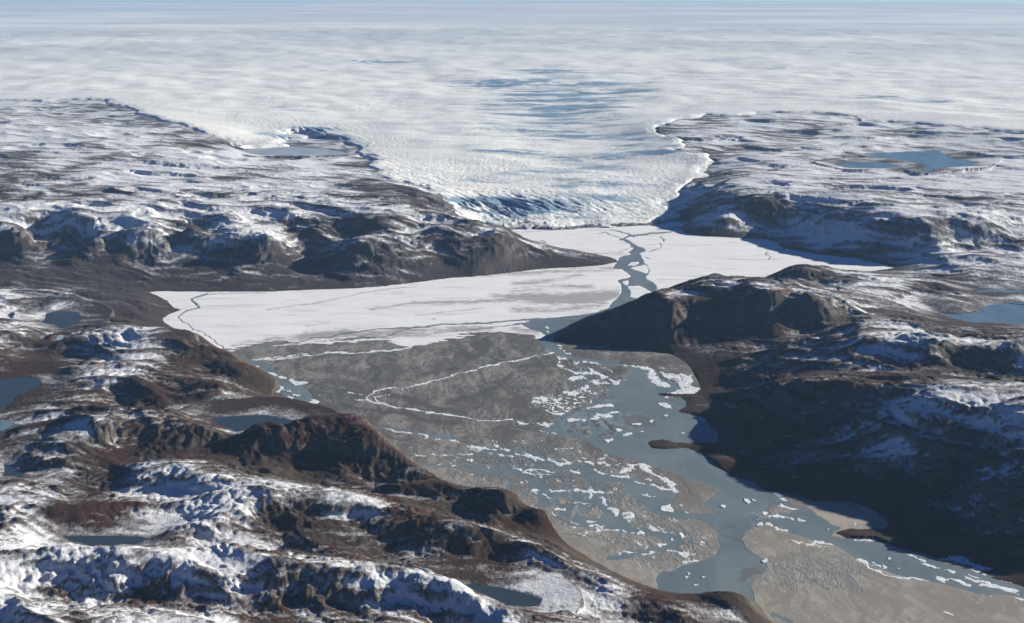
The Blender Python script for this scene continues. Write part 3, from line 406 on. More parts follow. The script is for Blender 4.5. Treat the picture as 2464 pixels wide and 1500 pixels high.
# glacial benches: cliffs and treads
st = 95.0; ph = 60 * e1 + 25 * e2
t = (H + ph) / st; fl = np.floor(t); f = t - fl
tre = st * (fl + sstep(.52, .9, f)) - ph
H = H + (tre - H) * (.45 + .25 * farp) * amp * (sstep(-.15, .35, e2 + .4 * e1)) * sstep(40, 120, BASE)
# gullies on steep ground
gy_, gx_ = np.gradient(BASE + 26 * e1 * amp + 25 * e2 * amp)
dr = np.gradient(RS)[:, None]; da = (RS * (ang[1] - ang[0]))[:, None]
sl = np.hypot(gy_ / dr, gx_ / da)
gul = np.abs(perlin(X / 150 + 1.3 * e3 + .8 * e4, Y / 420, 17)) * 2 - .5
gul2 = np.abs(perlin(X / 60 + .6 * e3, Y / 200, 18)) * 2 - .5
gm = sstep(-.35, .45, perlin(X / 460, Y / 460, 19))
H = H + sstep(.24, .6, sl) * hs * gm * (17 * gul + 8 * gul2)
crag = 0
for k, (wl, a) in enumerate(((150, 9.), (74, 6.), (37, 3.6), (19, 2.))):
    crag = crag + a * (.42 - np.abs(perlin((ru + 40 * e4) / (wl * 1.5), rv / wl, 181 + k)) * 2) * fade(wl)
H = H + crag * hs * (.25 + 1.1 * sstep(.18, .5, sl)) * (1 - .6 * farp)
H = np.maximum(H, np.minimum(.16 * np.maximum(DV, 0), 14) + 2.5 * fbm(X, Y, 160, 3, 41, cell=CELL) * hs)
H = np.where(DV > 0, H, np.maximum(-8, DV * .4))
# lakes sit in carved basins
LK = []
for P, z, lab in LAKES:
    P = np.array(P, float); qx, qy = unproj(P[:, 0], P[:, 1], z)
    Q = np.stack([qx, qy], 1); cx, cy = Q.mean(0); R = np.hypot(Q[:, 0] - cx, Q[:, 1] - cy).max() + 700
    mm = (np.hypot(X - cx, Y - cy) < R)
    d = poly_sd(wx[mm] + 12 * e4[mm], wy[mm], Q)
    h = H[mm]; lim = R - 700
    sc = min(1.0, lim / 500)
    rim = z + 1.5 + np.maximum(-d, 0) * .10                       # shore never dips under the lake surface nearby
    w = sstep(-420 * sc, -10, d)
    h = np.where(d > -420 * sc, np.maximum(h, rim) * (1 - w) + rim * w, h)
    h = np.where(d > 0, z - np.minimum(d * .3, 9), h)
    H[mm] = h
    LK.append((Q, z, lab, sc))
# ice body
crack = np.zeros_like(X)
mi = (DI > -900) & (RS[:, None] < 75e3)
xi_, yi_, ci = X[mi], Y[mi], CELL[mi]
u = perlin(xi_ / 3800, yi_ / 2600, 51) * 55 + perlin(xi_ / 1900, yi_ / 1300, 52) * 40 + perlin(xi_ / 800, yi_ / 500, 53) * 20
und = np.zeros_like(X); und[mi] = u
wq = xi_ + 60 * perlin(xi_ / 500, yi_ / 500, 60)
cr = 0
for k, (wl, a) in enumerate(((310, 2.6), (140, 3.0), (72, 2.8), (38, 2.4))):
    cr = cr + a * (.6 - np.abs(perlin(wq / wl, yi_ / (wl * .8), 55 + k)) * 2.2) * np.clip(wl / (2. * ci) - .45, 0, 1)
crack[mi] = cr
PXI, PYI = proj(X, Y, BASE)
nearf = sstep(360, 500, PYI)
rough = .35 + .9 * sstep(-.1, .5, perlin(X / 2600, Y / 2200, 58)) + .9 * nearf + 1.0 * sstep(.1, .5, perlin(X / 900, Y / 1100, 59)) * nearf
HAZE_GREY = sstep(34e3, 62e3, RS)[:, None] * np.clip(.75 + .8 * fbm(X * .35, Y, 9000, 4, 97, .6), 0, 1)  # haze over the far ice, painted as a greyer colour
BUMPY = np.clip(.12 + .9 * sstep(120, 290, PYI) * (.5 + .5 * sstep(-.2, .4, perlin(X / 2600, Y / 2200, 58))), 0, 1)
front = np.zeros_like(X)
for (a, b, sx_, sy_, s_) in ((1190, 503, 130, 26, 1.), (750, 328, 80, 18, .9), (1180, 498, 90, 15, .6), (1450, 500, 140, 20, .35), (1000, 440, 60, 30, .4), (860, 385, 60, 14, .8)):
    front += s_ * np.exp(-((PXI - a) / sx_) ** 2 - ((PYI - b) / sy_) ** 2)
cre = np.zeros_like(X)
cre[mi] = (.5 - np.abs(perlin((xi_ * .8 + yi_ * .6 + 90 * perlin(xi_ / 600, yi_ / 600, 61)) / 150, (yi_ * .8 - xi_ * .6) / 800, 62)) * 2.4) * 34
HI = BASE + und * sstep(0, 2500, DI) + crack * rough + cre * np.clip(front, 0, 1.2)
HI = HI + np.where(DI > 0, np.minimum(22 + DI * .10, 48) * sstep(0, 90, DI) - 6, -8 + DI * .25)
far = RS[:, None] > 42e3
HI = np.where(far, BASE + und + 22 * perlin(X / 9000, Y / 9000, 64) , HI)
H = np.where(DI > 0, H - np.minimum(60, DI * .25) - 10, H)
print('relief', time.time() - T0, X.shape)

# snow bias for the land
gyy, gxx = np.gradient(H)
sr = gyy / dr; sa = gxx / da
slope = np.hypot(sr, sa)
ndx = -(sa * np.cos(ang)[None] + sr * np.sin(ang)[None])          # x part of the surface normal: + faces the sun side
def blur(A, n):
    P_ = np.pad(A, n, mode='edge'); S_ = np.cumsum(np.cumsum(P_, 0), 1); S_ = np.pad(S_, ((1, 0), (1, 0)))
    k = 2 * n + 1; h, w_ = A.shape
    return (S_[k:k + h, k:k + w_] - S_[:h, k:k + w_] - S_[k:k + h, :w_] + S_[:h, :w_]) / (k * k)
hol1 = np.clip((blur(H, 2) - H) / 3.5, -1, 1); hol2 = np.clip((blur(H, 7) - H) / 16., -1, 1)
patch = fbm(X, Y, 1100, 5, 71, .55, CELL) 
patch2 = fbm(ru * .38 + 40 * e3, rv * 1.25, 240, 5, 75, .72, CELL)
SNOWV = (SB - .46) * 1.15 + .50 * patch + .50 * patch2 + .24 * hol1 + .20 * hol2 * (1 - .6 * farp) + .07 * farp - 1.0 * np.clip(slope - .30, 0, 1) * (1 - .75 * sstep(.48, .62, SB)) - .30 * np.clip(ndx, -.25, .8) + .12 * np.clip(SB, 0, 1)
SNOWV = SNOWV - .25 * (1 - sstep(10, 120, H)) - .20 * (1 - sstep(12.5e3, 15e3, RS))[:, None]
SNOWV = SNOWV - .03 * (X > 0) * (RS < 13.5e3)[:, None]
MOISTV = fbm(X, Y, 700, 4, 81, .55, CELL) + .5 * np.clip(.45 - slope, -.4, .4) - .1

HAZE_COOLV = sstep(11e3, 15e3, RS)[:, None] * np.ones_like(X)  # distance haze painted as a cooler rock and tundra tone
# ------------------------------------------------------------------ mesh helpers
def grid_mesh(name, Z, mask_faces, attrs, mat, Xg=X, Yg=Y):
    nr, na = Z.shape
    fr_, fc = np.nonzero(mask_faces)
    i0 = fr_ * na + fc
    quads = np.stack([i0, i0 + 1, i0 + na + 1, i0 + na], 1)[:, ::-1]
    used = np.zeros(nr * na, bool); used[quads.ravel()] = True
    remap = np.cumsum(used) - 1
    q = remap[quads].astype(np.int32)
    co = np.stack([Xg.ravel()[used], Yg.ravel()[used], Z.ravel()[used]], 1).astype(np.float32)
    # base point: put the object's origin at its own middle
    org = np.array([co[:, 0].mean(), co[:, 1].mean(), 0.0], np.float32)
    me = bpy.data.meshes.new(name)
    me.vertices.add(len(co)); me.vertices.foreach_set('co', (co - org).ravel())
    me.loops.add(q.size); me.loops.foreach_set('vertex_index', q.ravel())
    me.polygons.add(len(q)); me.polygons.foreach_set('loop_start', np.arange(0, q.size, 4, dtype=np.int32))
    try: me.polygons.foreach_set('loop_total', np.full(len(q), 4, np.int32))
    except Exception: pass
    me.polygons.foreach_set('use_smooth', np.ones(len(q), bool))
    for k, A in attrs.items():
        at = me.attributes.new(k, 'FLOAT', 'POINT'); at.data.foreach_set('value', A.ravel()[used].astype(np.float32))
    me.update(calc_edges=True)
    me.materials.append(mat)
    o = bpy.data.objects.new(name, me); o.location = org.tolist(); C.objects.link(o)
    return o
def setp(o, label, cat, kind=None, group=None):
    o['label'] = label; o['category'] = cat
    if kind: o['kind'] = kind
    if group: o['group'] = group
    return o

# ------------------------------------------------------------------ materials
class NT:
    def __init__(s, name):
        s.m = bpy.data.materials.new(name); s.m.use_nodes = True; s.t = s.m.node_tree; s.t.nodes.clear()
        s.out = s.n('ShaderNodeOutputMaterial'); s.b = s.n('ShaderNodeBsdfPrincipled'); s.l(s.b.outputs[0], s.out.inputs[0])
        s.geo = s.n('ShaderNodeNewGeometry')
    def n(s, k): return s.t.nodes.new(k)
    def l(s, a, b): s.t.links.new(a, b)
    def pos(s, sx=1, sy=1, sz=1, rz=0):
        m = s.n('ShaderNodeMapping'); s.l(s.geo.outputs['Position'], m.inputs[0]); m.inputs['Scale'].default_value = (sx, sy, sz); m.inputs['Rotation'].default_value = (0, 0, rz); return m.outputs[0]
    def noise(s, vec, scale, detail=6, rough=.6, dist=0):
        x = s.n('ShaderNodeTexNoise'); x.inputs['Scale'].default_value = scale; x.inputs['Detail'].default_value = detail; x.inputs['Roughness'].default_value = rough; x.inputs['Distortion'].default_value = dist
        s.l(vec, x.inputs['Vector']); return x.outputs[0]
    def math(s, op, a, b=None, c=None, clamp=False):
        x = s.n('ShaderNodeMath'); x.operation = op; x.use_clamp = clamp
        for i, v in enumerate((a, b, c)):
            if v is None: continue
            if isinstance(v, (int, float)): x.inputs[i].default_value = v
            else: s.l(v, x.inputs[i])
        return x.outputs[0]
    def attr(s, k):
        x = s.n('ShaderNodeAttribute'); x.attribute_name = k; return x.outputs['Fac']
    def ramp(s, v, a, b, o0=0., o1=1.):
        x = s.n('ShaderNodeMapRange'); x.interpolation_type = 'SMOOTHSTEP'; x.clamp = True; s.l(v, x.inputs[0])
        x.inputs[1].default_value = a; x.inputs[2].default_value = b; x.inputs[3].default_value = o0; x.inputs[4].default_value = o1; return x.outputs[0]
    def mix(s, f, a, b):
        x = s.n('ShaderNodeMix'); x.data_type = 'RGBA'
        if isinstance(f, (int, float)): x.inputs[0].default_value = f
        else: s.l(f, x.inputs[0])
        for i, v in ((6, a), (7, b)):
            if isinstance(v, tuple): x.inputs[i].default_value = (*v, 1)
            else: s.l(v, x.inputs[i])
        return x.outputs[2]
    def bump(s, h, dist, strength=1.):
        x = s.n('ShaderNodeBump'); x.inputs['Distance'].default_value = dist; x.inputs['Strength'].default_value = strength; s.l(h, x.inputs['Height']); s.l(x.outputs[0], s.b.inputs['Normal'])
    def col(s, c):
        if isinstance(c, tuple): s.b.inputs['Base Color'].default_value = (*c, 1)
        else: s.l(c, s.b.inputs['Base Color'])
    def set(s, rough=.9, spec=.2):
        if isinstance(rough, float): s.b.inputs['Roughness'].default_value = rough
        else: s.l(rough, s.b.inputs['Roughness'])
        s.b.inputs['Specular IOR Level'].default_value = spec
        return s.m

SNOW_C = (.80, .82, .86)
def mat_land():
    t = NT('tundra_rock_and_snow'); p = t.pos()
    sv = t.attr('snow'); mo = t.attr('moist')
    nf = t.noise(p, .022, 8, .72); nfine = t.noise(p, .09, 5, .7)
    n2 = t.noise(t.pos(1, .45, 1), .006, 7, .65)
    s = t.math('ADD', sv, t.math('MULTIPLY', t.math('SUBTRACT', nf, .5), 1.5))
    s = t.math('ADD', s, t.math('MULTIPLY', t.math('SUBTRACT', nfine, .5), .9))
    full_ = t.ramp(s, .0, .42); dust = t.ramp(t.math('ADD', s, t.math('MULTIPLY', t.math('SUBTRACT', t.noise(t.pos(1, .6, 1), .05, 6, .75), .5), 1.6)), -.50, .30, 0, .42)
    sf = t.math('MAXIMUM', full_, dust)
    nz = t.n('ShaderNodeSeparateXYZ'); t.l(t.geo.outputs['Normal'], nz.inputs[0])
    steep = t.ramp(nz.outputs[2], .90, .72)
    tun = t.mix(t.ramp(t.math('ADD', mo, t.math('SUBTRACT', nf, .5)), -.25, .35), (.054, .039, .031), (.050, .026, .020))
    rock = t.mix(t.ramp(n2, .35, .65), (.085, .075, .064), (.155, .126, .102))
    rock = t.mix(t.ramp(nfine, .42, .62), t.mix(.45, rock, (.03, .028, .028)), rock)
    tun = t.mix(t.math('MULTIPLY', t.attr('haze_cool'), .8), tun, (.058, .050, .054)); rock = t.mix(t.math('MULTIPLY', t.attr('haze_cool'), .7), rock, (.092, .084, .088))
    base = t.mix(steep, tun, rock)
    # thin snow veil over rock where the cover is broken
    snowc = t.mix(t.ramp(nfine, .3, .7), (.62, .64, .68), SNOW_C)
    t.col(t.mix(sf, base, snowc))
    h = t.math('ADD', t.math('MULTIPLY', nf, 1.0), t.math('MULTIPLY', nfine, .35))
    t.bump(h, 16, .85)
    return t.set(.92, .12)
def mat_sand():
    t = NT('river_sand')
    a = t.noise(t.pos(1, .55, 1, .5), .0016, 9, .62, 1.6); b = t.noise(t.pos(1, .35, 1, .45), .007, 7, .6, 1.2); c = t.noise(t.pos(), .05, 4, .6)
    d = t.attr('dark')
    col = t.mix(t.ramp(a, .43, .57), (.125, .120, .114), (.260, .247, .226))
    col = t.mix(t.ramp(b, .47, .60, 0, .7), col, (.100, .099, .098))
    vein = t.n('ShaderNodeMath'); vein.operation = 'ABSOLUTE'; t.l(t.math('SUBTRACT', t.noise(t.pos(1, .5, 1, .6), .0026, 6, .55, 2.2), .5), vein.inputs[0])
    col = t.mix(t.ramp(vein.outputs[0], .040, .006, 0, .75), col, (.095, .095, .095))
    vn2 = t.n('ShaderNodeMath'); vn2.operation = 'ABSOLUTE'; t.l(t.math('SUBTRACT', t.noise(t.pos(1, .5, 1, .7), .0055, 5, .6, 1.5), .5), vn2.inputs[0])
    col = t.mix(t.ramp(vn2.outputs[0], .020, .0, 0, .55), col, (.10, .10, .10))
    fl_ = t.n('ShaderNodeMath'); fl_.operation = 'ABSOLUTE'; t.l(t.math('SUBTRACT', t.noise(t.pos(1, .45, 1, .6), .0034, 6, .6, 2.0), .52), fl_.inputs[0])
    col = t.mix(t.ramp(fl_.outputs[0], .009, .0, 0, .85), col, (.42, .46, .50))
    col = t.mix(t.math('MULTIPLY', t.ramp(t.math('ADD', d, t.math('MULTIPLY', t.math('SUBTRACT', b, .5), 14.)), -7.0, 3.0), .9), col, (.088, .086, .088))
    col = t.mix(t.math('MULTIPLY', t.attr('pale'), .8), col, (.40, .36, .31))
    col = t.mix(t.ramp(c, .4, .6, 0, .18), col, (.10, .09, .08))
    col = t.mix(t.math('MULTIPLY', t.attr('near'), .55), col, t.mix(.6, col, (.56, .51, .44)))
    t.col(col); t.bump(t.math('ADD', b, t.math('MULTIPLY', c, .2)), 3, .25)
    return t.set(.9, .15)
def mat_water():
    t = NT('silty_meltwater')
    a = t.noise(t.pos(1, .5, 1, .4), .0022, 8, .62, 1.0); b = t.noise(t.pos(1, .45, 1, .4), .009, 7, .65, 1.5)
    col = t.mix(t.ramp(a, .35, .65), (.140, .185, .205), (.190, .230, .245))
    m = t.attr('mottle')
    pale = t.ramp(t.math('ADD', b, t.math('MULTIPLY', m, .16)), .60, .72, 0, .55)
    col = t.mix(pale, col, (.30, .36, .41))
    dk = t.ramp(t.math('ADD', t.noise(t.pos(1, .5, 1, .3), .012, 6, .6), t.math('MULTIPLY', m, .12)), .66, .74, 0, .7)
    col = t.mix(dk, col, (.085, .085, .085))
    col = t.mix(t.math('MULTIPLY', t.ramp(t.attr('shoal'), -4., 1.5), .62), col, (.145, .125, .115))
    t.col(col); t.bump(t.noise(t.pos(), .02, 4, .6), .6, .3)
    return t.set(.42, .35)
def mat_snowfield():
    t = NT('snow_covered_flood_plain')
    a = t.noise(t.pos(.35, 1, 1, -.1), .0045, 8, .6, .6); b = t.noise(t.pos(.4, 1, 1, -.1), .02, 6, .65)
    s = t.math('ADD', t.math('ADD', t.attr('grey'), t.math('MULTIPLY', t.math('SUBTRACT', a, .5), 30.)), t.math('MULTIPLY', t.math('SUBTRACT', b, .5), 30.))
    g = t.ramp(s, -6., 6.0, 0, .8)
    col = t.mix(t.ramp(a, .3, .7), (.80, .81, .83), (.87, .88, .89))
    col = t.mix(t.ramp(t.noise(t.pos(.22, 1, 1, -.12), .005, 9, .74, .8), .50, .68, 0, .55), col, (.42, .41, .42))
    col = t.mix(g, col, (.29, .27, .27))
    col = t.mix(t.ramp(t.attr('line'), -1.4, .6, 0, .5), col, (.22, .26, .30))
    t.col(col); t.bump(b, 3, .3)
    return t.set(.8, .2)
def mat_ice(name='river_ice_white'):
    t = NT(name)
    b = t.noise(t.pos(1, .6, 1, .4), .03, 6, .65)
    t.col(t.mix(t.ramp(b, .38, .60), (.56, .62, .68), (.86, .88, .90))); t.bump(b, 3, .4)
    return t.set(.7, .3)
def mat_glacier():
    t = NT('glacier_ice'); p = t.pos()
    a = t.noise(p, .0011, 8, .6); b = t.noise(p, .014, 7, .7)
    col = t.mix(t.ramp(a, .35, .65), (.83, .84, .84), (.93, .92, .88))
    col = t.mix(t.attr('haze_grey'), col, (.60, .63, .66))  # far ice greyed in place of haze
    st_ = t.noise(t.pos(.35, 1.4, 1), .0035, 8, .7)
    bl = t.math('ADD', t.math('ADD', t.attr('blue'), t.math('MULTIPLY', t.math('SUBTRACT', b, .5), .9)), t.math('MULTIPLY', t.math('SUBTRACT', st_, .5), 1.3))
    cv_ = t.n('ShaderNodeMath'); cv_.operation = 'ABSOLUTE'; t.l(t.math('SUBTRACT', t.noise(t.pos(.55, 1.2, 1, .35), .0065, 5, .6, 1.2), .5), cv_.inputs[0])
    cl_ = t.ramp(cv_.outputs[0], .035, .004)
    col = t.mix(t.math('MULTIPLY', cl_, t.math('MULTIPLY', t.attr('bumpy'), .55)), col, (.36, .52, .62))
    col = t.mix(t.ramp(bl, -.05, .95), col, (.20, .32, .45))  # blue tone of crevasses and of the painted shade bands
    col = t.mix(t.ramp(b, .55, .72, 0, .3), col, (.55, .64, .70))
    t.col(col); t.bump(t.math('MULTIPLY', b, t.attr('bumpy')), 34, .9)
    return t.set(.75, .25)
def mat_moraine():
    t = NT('moraine_rubble'); b = t.noise(t.pos(), .02, 7, .7)
    t.col(t.mix(t.ramp(b, .45, .62), (.13, .125, .125), (.42, .42, .44))); t.bump(b, 12, .8); return t.set(.95, .1)
def mat_tarn():
    t = NT('dark_tarn_water'); t.col((.036, .056, .075)); t.bump(t.noise(t.pos(), .03, 4, .6), .4, .3); return t.set(.3, .4)
def mat_lake(frozen=False):
    t = NT('frozen_lake_ice' if frozen else 'lake_water'); b = t.noise(t.pos(1, .4, 1), .004, 6, .6)
    if frozen: t.col(t.mix(t.ramp(b, .4, .6), (.30, .38, .45), (.38, .46, .52))); return t.set(.5, .3)
    t.col(t.mix(t.ramp(b, .4, .62), (.110, .190, .235), (.150, .235, .280))); t.bump(t.noise(t.pos(), .03, 4, .6), .4, .3); return t.set(.25, .5)

M_TARN = mat_tarn()
M_LAND, M_SAND, M_WATER, M_SNOWF, M_ICE, M_GLAC, M_MOR, M_LAKE, M_LAKEF = mat_land(), mat_sand(), mat_water(), mat_snowfield(), mat_ice(), mat_glacier(), mat_moraine(), mat_lake(), mat_lake(True)

# ------------------------------------------------------------------ land split into hills
ff = lambda A: (A[:-1, :-1], A[1:, :-1], A[:-1, 1:], A[1:, 1:])
def fmax(A): a = ff(A); return np.maximum(np.maximum(a[0], a[1]), np.maximum(a[2], a[3]))
def fmin(A): a = ff(A); return np.minimum(np.minimum(a[0], a[1]), np.minimum(a[2], a[3]))
land_f = (fmax(DV) > -35) & (fmin(DI) < 450)
land_f &= (RS[:-1, None] < 60e3)
RR = RS[:-1, None] * np.ones((1, NA - 1)); AA = ang[None, :-1] * np.ones((NR - 1, 1))
def border(pts):
    """radius of a dividing line, as a function of bearing, from surveyed points (px, py, z)"""
    q = [unproj(*p) for p in pts]; a = [math.atan2(x, y) for x, y in q]; r = [math.hypot(x, y) for x, y in q]
    o = np.argsort(a); rr = np.interp(AA, np.array(a)[o], np.array(r)[o]); return rr * (1 + .012 * perlin(AA * 60, AA * 0, 91))
leftside = AA < np.interp(RR, [4000, 7000, 9500, 12500, 18000, 30000, 60000], np.radians([19.5, 12.5, 1.0, -2., 5.0, 5.0, 5.0]))
bAB = border([(-400,690,70),(0,690,70),(200,690,50),(345,697,8),(420,720,0),(1500,720,0)])
bB1 = border([(-400,1000,170),(0,1000,150),(200,1005,230),(400,980,150),(500,990,150),(720,1000,90),(900,1000,0)])
bB2 = border([(-400,1110,200),(0,1100,200),(350,1102,176),(600,1126,170),(900,1180,130),(1150,1262,90),(1331,1290,70),(1500,1330,0)])
bB3 = border([(-400,1300,210),(0,1300,300),(180,1300,195),(400,1315,200),(730,1330,200),(900,1352,170),(1130,1400,165),(1400,1440,160),(1860,1560,30)])
bCD = border([(1900,640,0),(2130,645,0),(2260,650,60),(2464,665,110),(2800,680,120)])
bD1 = border([(1300,900,0),(1680,862,30),(1850,815,120),(2000,790,160),(2180,755,120),(2300,785,110),(2464,795,140),(2800,800,150)])
bD0 = border([(1400,745,0),(1600,718,150),(1650,694,100),(1800,678,200),(1900,668,120),(2060,705,130),(2200,738,90),(2600,760,70)])
regs = [(leftside & (RR >= bAB), 'far_plateau', 'snow-streaked rocky plateau on the far left, ending in the dark brown point between the two snow plains'),
 (leftside & (RR < bAB) & (RR >= bB1), 'hill', 'brown hillside with a rocky spur reaching the river at the left, snow on its upper left'),
 (leftside & (RR < bB1) & (RR >= bB2), 'cliff_ridge', 'ridge of gullied brown cliffs with a tarn behind it, left of the sand flats'),
 (leftside & (RR < bB2) & (RR >= bB3), 'snowy_hills', 'patchy hummocks of snow and dark red tundra below the brown cliffs'),
 (leftside & (RR < bB3), 'near_ridge', 'bright snowy ridge with dark rock gullies along the bottom left edge'),
 (~leftside & (RR >= bCD), 'far_plateau', 'snowy blue-shaded plateau on the far right beside the glacier snout'),
 (~leftside & (RR < bCD) & (RR >= bD0), 'low_hills', 'low brown hills between the snow plain and the right-hand lakes'),
 (~leftside & (RR < bD0) & (RR >= bD1), 'headland', 'headland with a deep blue shaded cliff whose tip pinches the river'),
 (~leftside & (RR < bD1), 'mountain', 'dark shaded mountain rising straight from the river on the right')]
for msk, nm, lab in regs:
    f_ = msk & land_f
    if f_.any(): setp(grid_mesh(nm, H, f_, {'snow': SNOWV, 'moist': MOISTV, 'haze_cool': HAZE_COOLV}, M_LAND), lab, 'hill', 'structure')
# ------------------------------------------------------------------ glacier and ice sheet
BLUE_SHADE = np.zeros_like(X)  # crevasse blue plus the glacier's shaded bands, painted as blue patches
for (a, b, sx_, sy_, s_) in BLUE_AND_SHADE: BLUE_SHADE += s_ * np.exp(-((PXI - a) / sx_) ** 2 - ((PYI - b) / (1.25 * sy_)) ** 2)
BLUE_SHADE = 1.9 * BLUE_SHADE * np.clip(.45 + 1.3 * fbm(X * .5, Y * 1.5, 1300, 5, 95, .8), 0, 1.5) + 1.15 * sstep(-.15, .55, fbm(X * .2, Y, 560, 4, 98, .6)) * np.exp(-((PXI - 1330) / 260) ** 2 - ((PYI - 245) / 70) ** 2) + .55 * sstep(.0, .6, fbm(X * .25, Y, 420, 4, 99, .6)) * (np.exp(-((PXI - 1560) / 150) ** 2 - ((PYI - 355) / 45) ** 2) + np.exp(-((PXI - 1250) / 130) ** 2 - ((PYI - 425) / 30) ** 2)) + .55 * sstep(.05, .7, fbm(X * .45, Y * 1.2, 2400, 5, 96, .75)) * sstep(90, 200, PYI) * np.exp(-((PXI - 1330) / 420) ** 2)
BLUE_SHADE = BLUE_SHADE + .22 * np.exp(-((PXI - 1380) / 260) ** 2 - ((PYI - 350) / 110) ** 2) - .25 + .25 * np.clip(-crack / 12, 0, 1)
ice_f = (fmax(DI) > -30)
split = RR > 30e3 * (1 + .02 * np.sin(AA * 9))
setp(grid_mesh('glacier', HI, ice_f & ~split, {'blue': BLUE_SHADE, 'bumpy': BUMPY, 'haze_grey': HAZE_GREY}, M_GLAC), 'broad white outlet glacier with blue crevasses ending on the snow plain', 'glacier', 'structure')
setp(grid_mesh('ice_sheet', HI, ice_f & split, {'blue': BLUE_SHADE, 'bumpy': BUMPY, 'haze_grey': HAZE_GREY}, M_GLAC), 'vast smooth inland ice sheet rising to the hazy horizon', 'ice sheet', 'structure')
print('land built', time.time() - T0)
del crack, cre, und, wxx, wyy, wx3, wy3

# ------------------------------------------------------------------ valley floor grid (finer)
NA2 = 2301
ang2 = np.radians(np.linspace(-27, 31.5, NA2))
rs = [5300.0]
while rs[-1] < 19400: rs.append(rs[-1] * 1.00125)
R2 = np.array(rs)
X2 = R2[:, None] * np.sin(ang2)[None]; Y2 = R2[:, None] * np.cos(ang2)[None]
rowv = (np.interp(ang2, ang, np.arange(NA)), np.interp(R2, RS, np.arange(NR)))
def bil(A):
    c, r = rowv; ci = np.clip(c.astype(int), 0, NA - 2); ri = np.clip(r.astype(int), 0, NR - 2); fc = (c - ci)[None]; fr2 = (r - ri)[:, None]
    a = A[ri][:, ci]; b = A[ri][:, ci + 1]; c_ = A[ri + 1][:, ci]; d = A[ri + 1][:, ci + 1]
    return (a * (1 - fc) + b * fc) * (1 - fr2) + (c_ * (1 - fc) + d * fc) * fr2
DV2 = bil(DV)
inv = DV2 < 45
vX, vY = X2[inv], Y2[inv]
nA = fbm(vX, vY, 240, 4, 101, .6); nB = fbm(vX, vY, 240, 4, 111, .6)
PX, PY = proj(vX + 20 * nA, vY + 34 * nB, 0.0)
nC = fbm(vX, vY, 95, 3, 105, .6)
PXs, PYs = proj(vX + 16 * nA + 14 * nC, vY + 26 * nB - 24 * nC, 0.0)
def full(v, bg): A = np.full(X2.shape, bg, float); A[inv] = v; return A
wat = shape_field(PX, PY, WATER_AND_SHADOW); isl = shape_field(PX, PY, ISLES)
wat = np.minimum(wat, -isl)
print('water', time.time() - T0)
# small braids eat into the bars next to the channels
br = np.abs(perlin((vX * .8 + vY * .45) / 170, (vY * .9 - vX * .4) / 520, 121) + .5 * nA * .6)
nearw = sstep(-9, -1, wat)
bu = vX * .94 + vY * .34; bv = vY * .94 - vX * .34
bm = np.clip(np.exp(-((PX - 1400) / 190) ** 2 - ((PY - 1205) / 75) ** 2) + np.exp(-((PX - 1560) / 110) ** 2 - ((PY - 1010) / 60) ** 2) + .9 * np.exp(-((PX - 1240) / 150) ** 2 - ((PY - 1110) / 45) ** 2) + .6 * np.exp(-((PX - 1980) / 160) ** 2 - ((PY - 1375) / 50) ** 2) + .8 * np.exp(-((PX - 1420) / 60) ** 2 - ((PY - 915) / 40) ** 2) + .7 * np.exp(-((PX - 1600) / 120) ** 2 - ((PY - 1310) / 60) ** 2), 0, 1)
for bs, (su, sv, th) in enumerate(((150, 620, .10), (80, 330, .11), (44, 190, .10))):
    bn = np.abs(perlin(bu / su + 1.1 * nA, bv / sv + .5 * nB, 191 + bs)); th = th * bm
    wat = np.maximum(wat, np.where((th > .02) & (PY > 850), (th - bn) * 22, -99))
mott = np.exp(-((PX - 1430) / 110) ** 2 - ((PY - 1015) / 42) ** 2) + .8 * np.exp(-((PX - 1370) / 70) ** 2 - ((PY - 1215) / 45) ** 2) + .5 * np.exp(-((PX - 1830) / 60) ** 2 - ((PY - 1240) / 50) ** 2)
bars = perlin(vX / 230 + nA, vY / 420 + nB, 131) + .5 * perlin(vX / 90, vY / 160, 132)
wat = np.where((mott > .45) & (bars > .46), np.minimum(wat, (.46 - bars) * 14), wat)
thin = [q for q in ICEW if q[0] == 's' and q[2] <= 2.8]; thick = [q for q in ICEW if q not in thin]
ice = shape_field(PXs, PYs, thick); ithin = shape_field(PXs, PYs, thin)
inb = shape_field(PXs, PYs, [q for q in ICEW if q[0] == 'p'])
hol = np.abs(perlin((vX + vY * .5) / 120 + .8 * nA, (vY - vX * .3) / 260 + nB, 141))
lace = sstep(1560, 1500, PX) * .16 + .05
ice = np.where((inb > -2) & (hol < lace), np.minimum(ice, (hol - lace) * 60), ice)
rag = fbm((vX * .9 + vY * .4) / 1.0, (vY * .9 - vX * .4) * .55, 85, 4, 143, .7)
ice = ice + np.where(inb < -2, 3.2 * rag - .5, 3.5 * rag - 1.5 * sstep(-.2, .4, bars) + .4)
ice = np.maximum(ice, np.where((np.abs(wat) < 1.3) & (bm > .25) & (PX < 1720), 3.5 * (rag - .66), -14))
ice = np.maximum(ice, ithin + .9 * fbm(vX, vY, 260, 3, 147, .6) + .1)
snw = shape_field(PX, PY, [('p', SNOW_POLY)])
snw = snw + np.where(snw > -11, 1, 0) * 16 * fbm(vX * .35 + vY * .1, vY * 1.3, 520, 5, 151, .7) * sstep(785, 825, PY)
dark = shape_field(PX, PY, DARKS); gry = shape_field(PX, PY, GREY); lin = shape_field(PXs, PYs, LINES); sho = shape_field(PX, PY, SUB)
pale = np.exp(-((PX - 2030) / 90) ** 2 - ((PY - 1245) / 35) ** 2)
near = sstep(1000, 1350, PY)
print('fields', time.time() - T0)
und2 = fbm(vX, vY, 500, 4, 161)
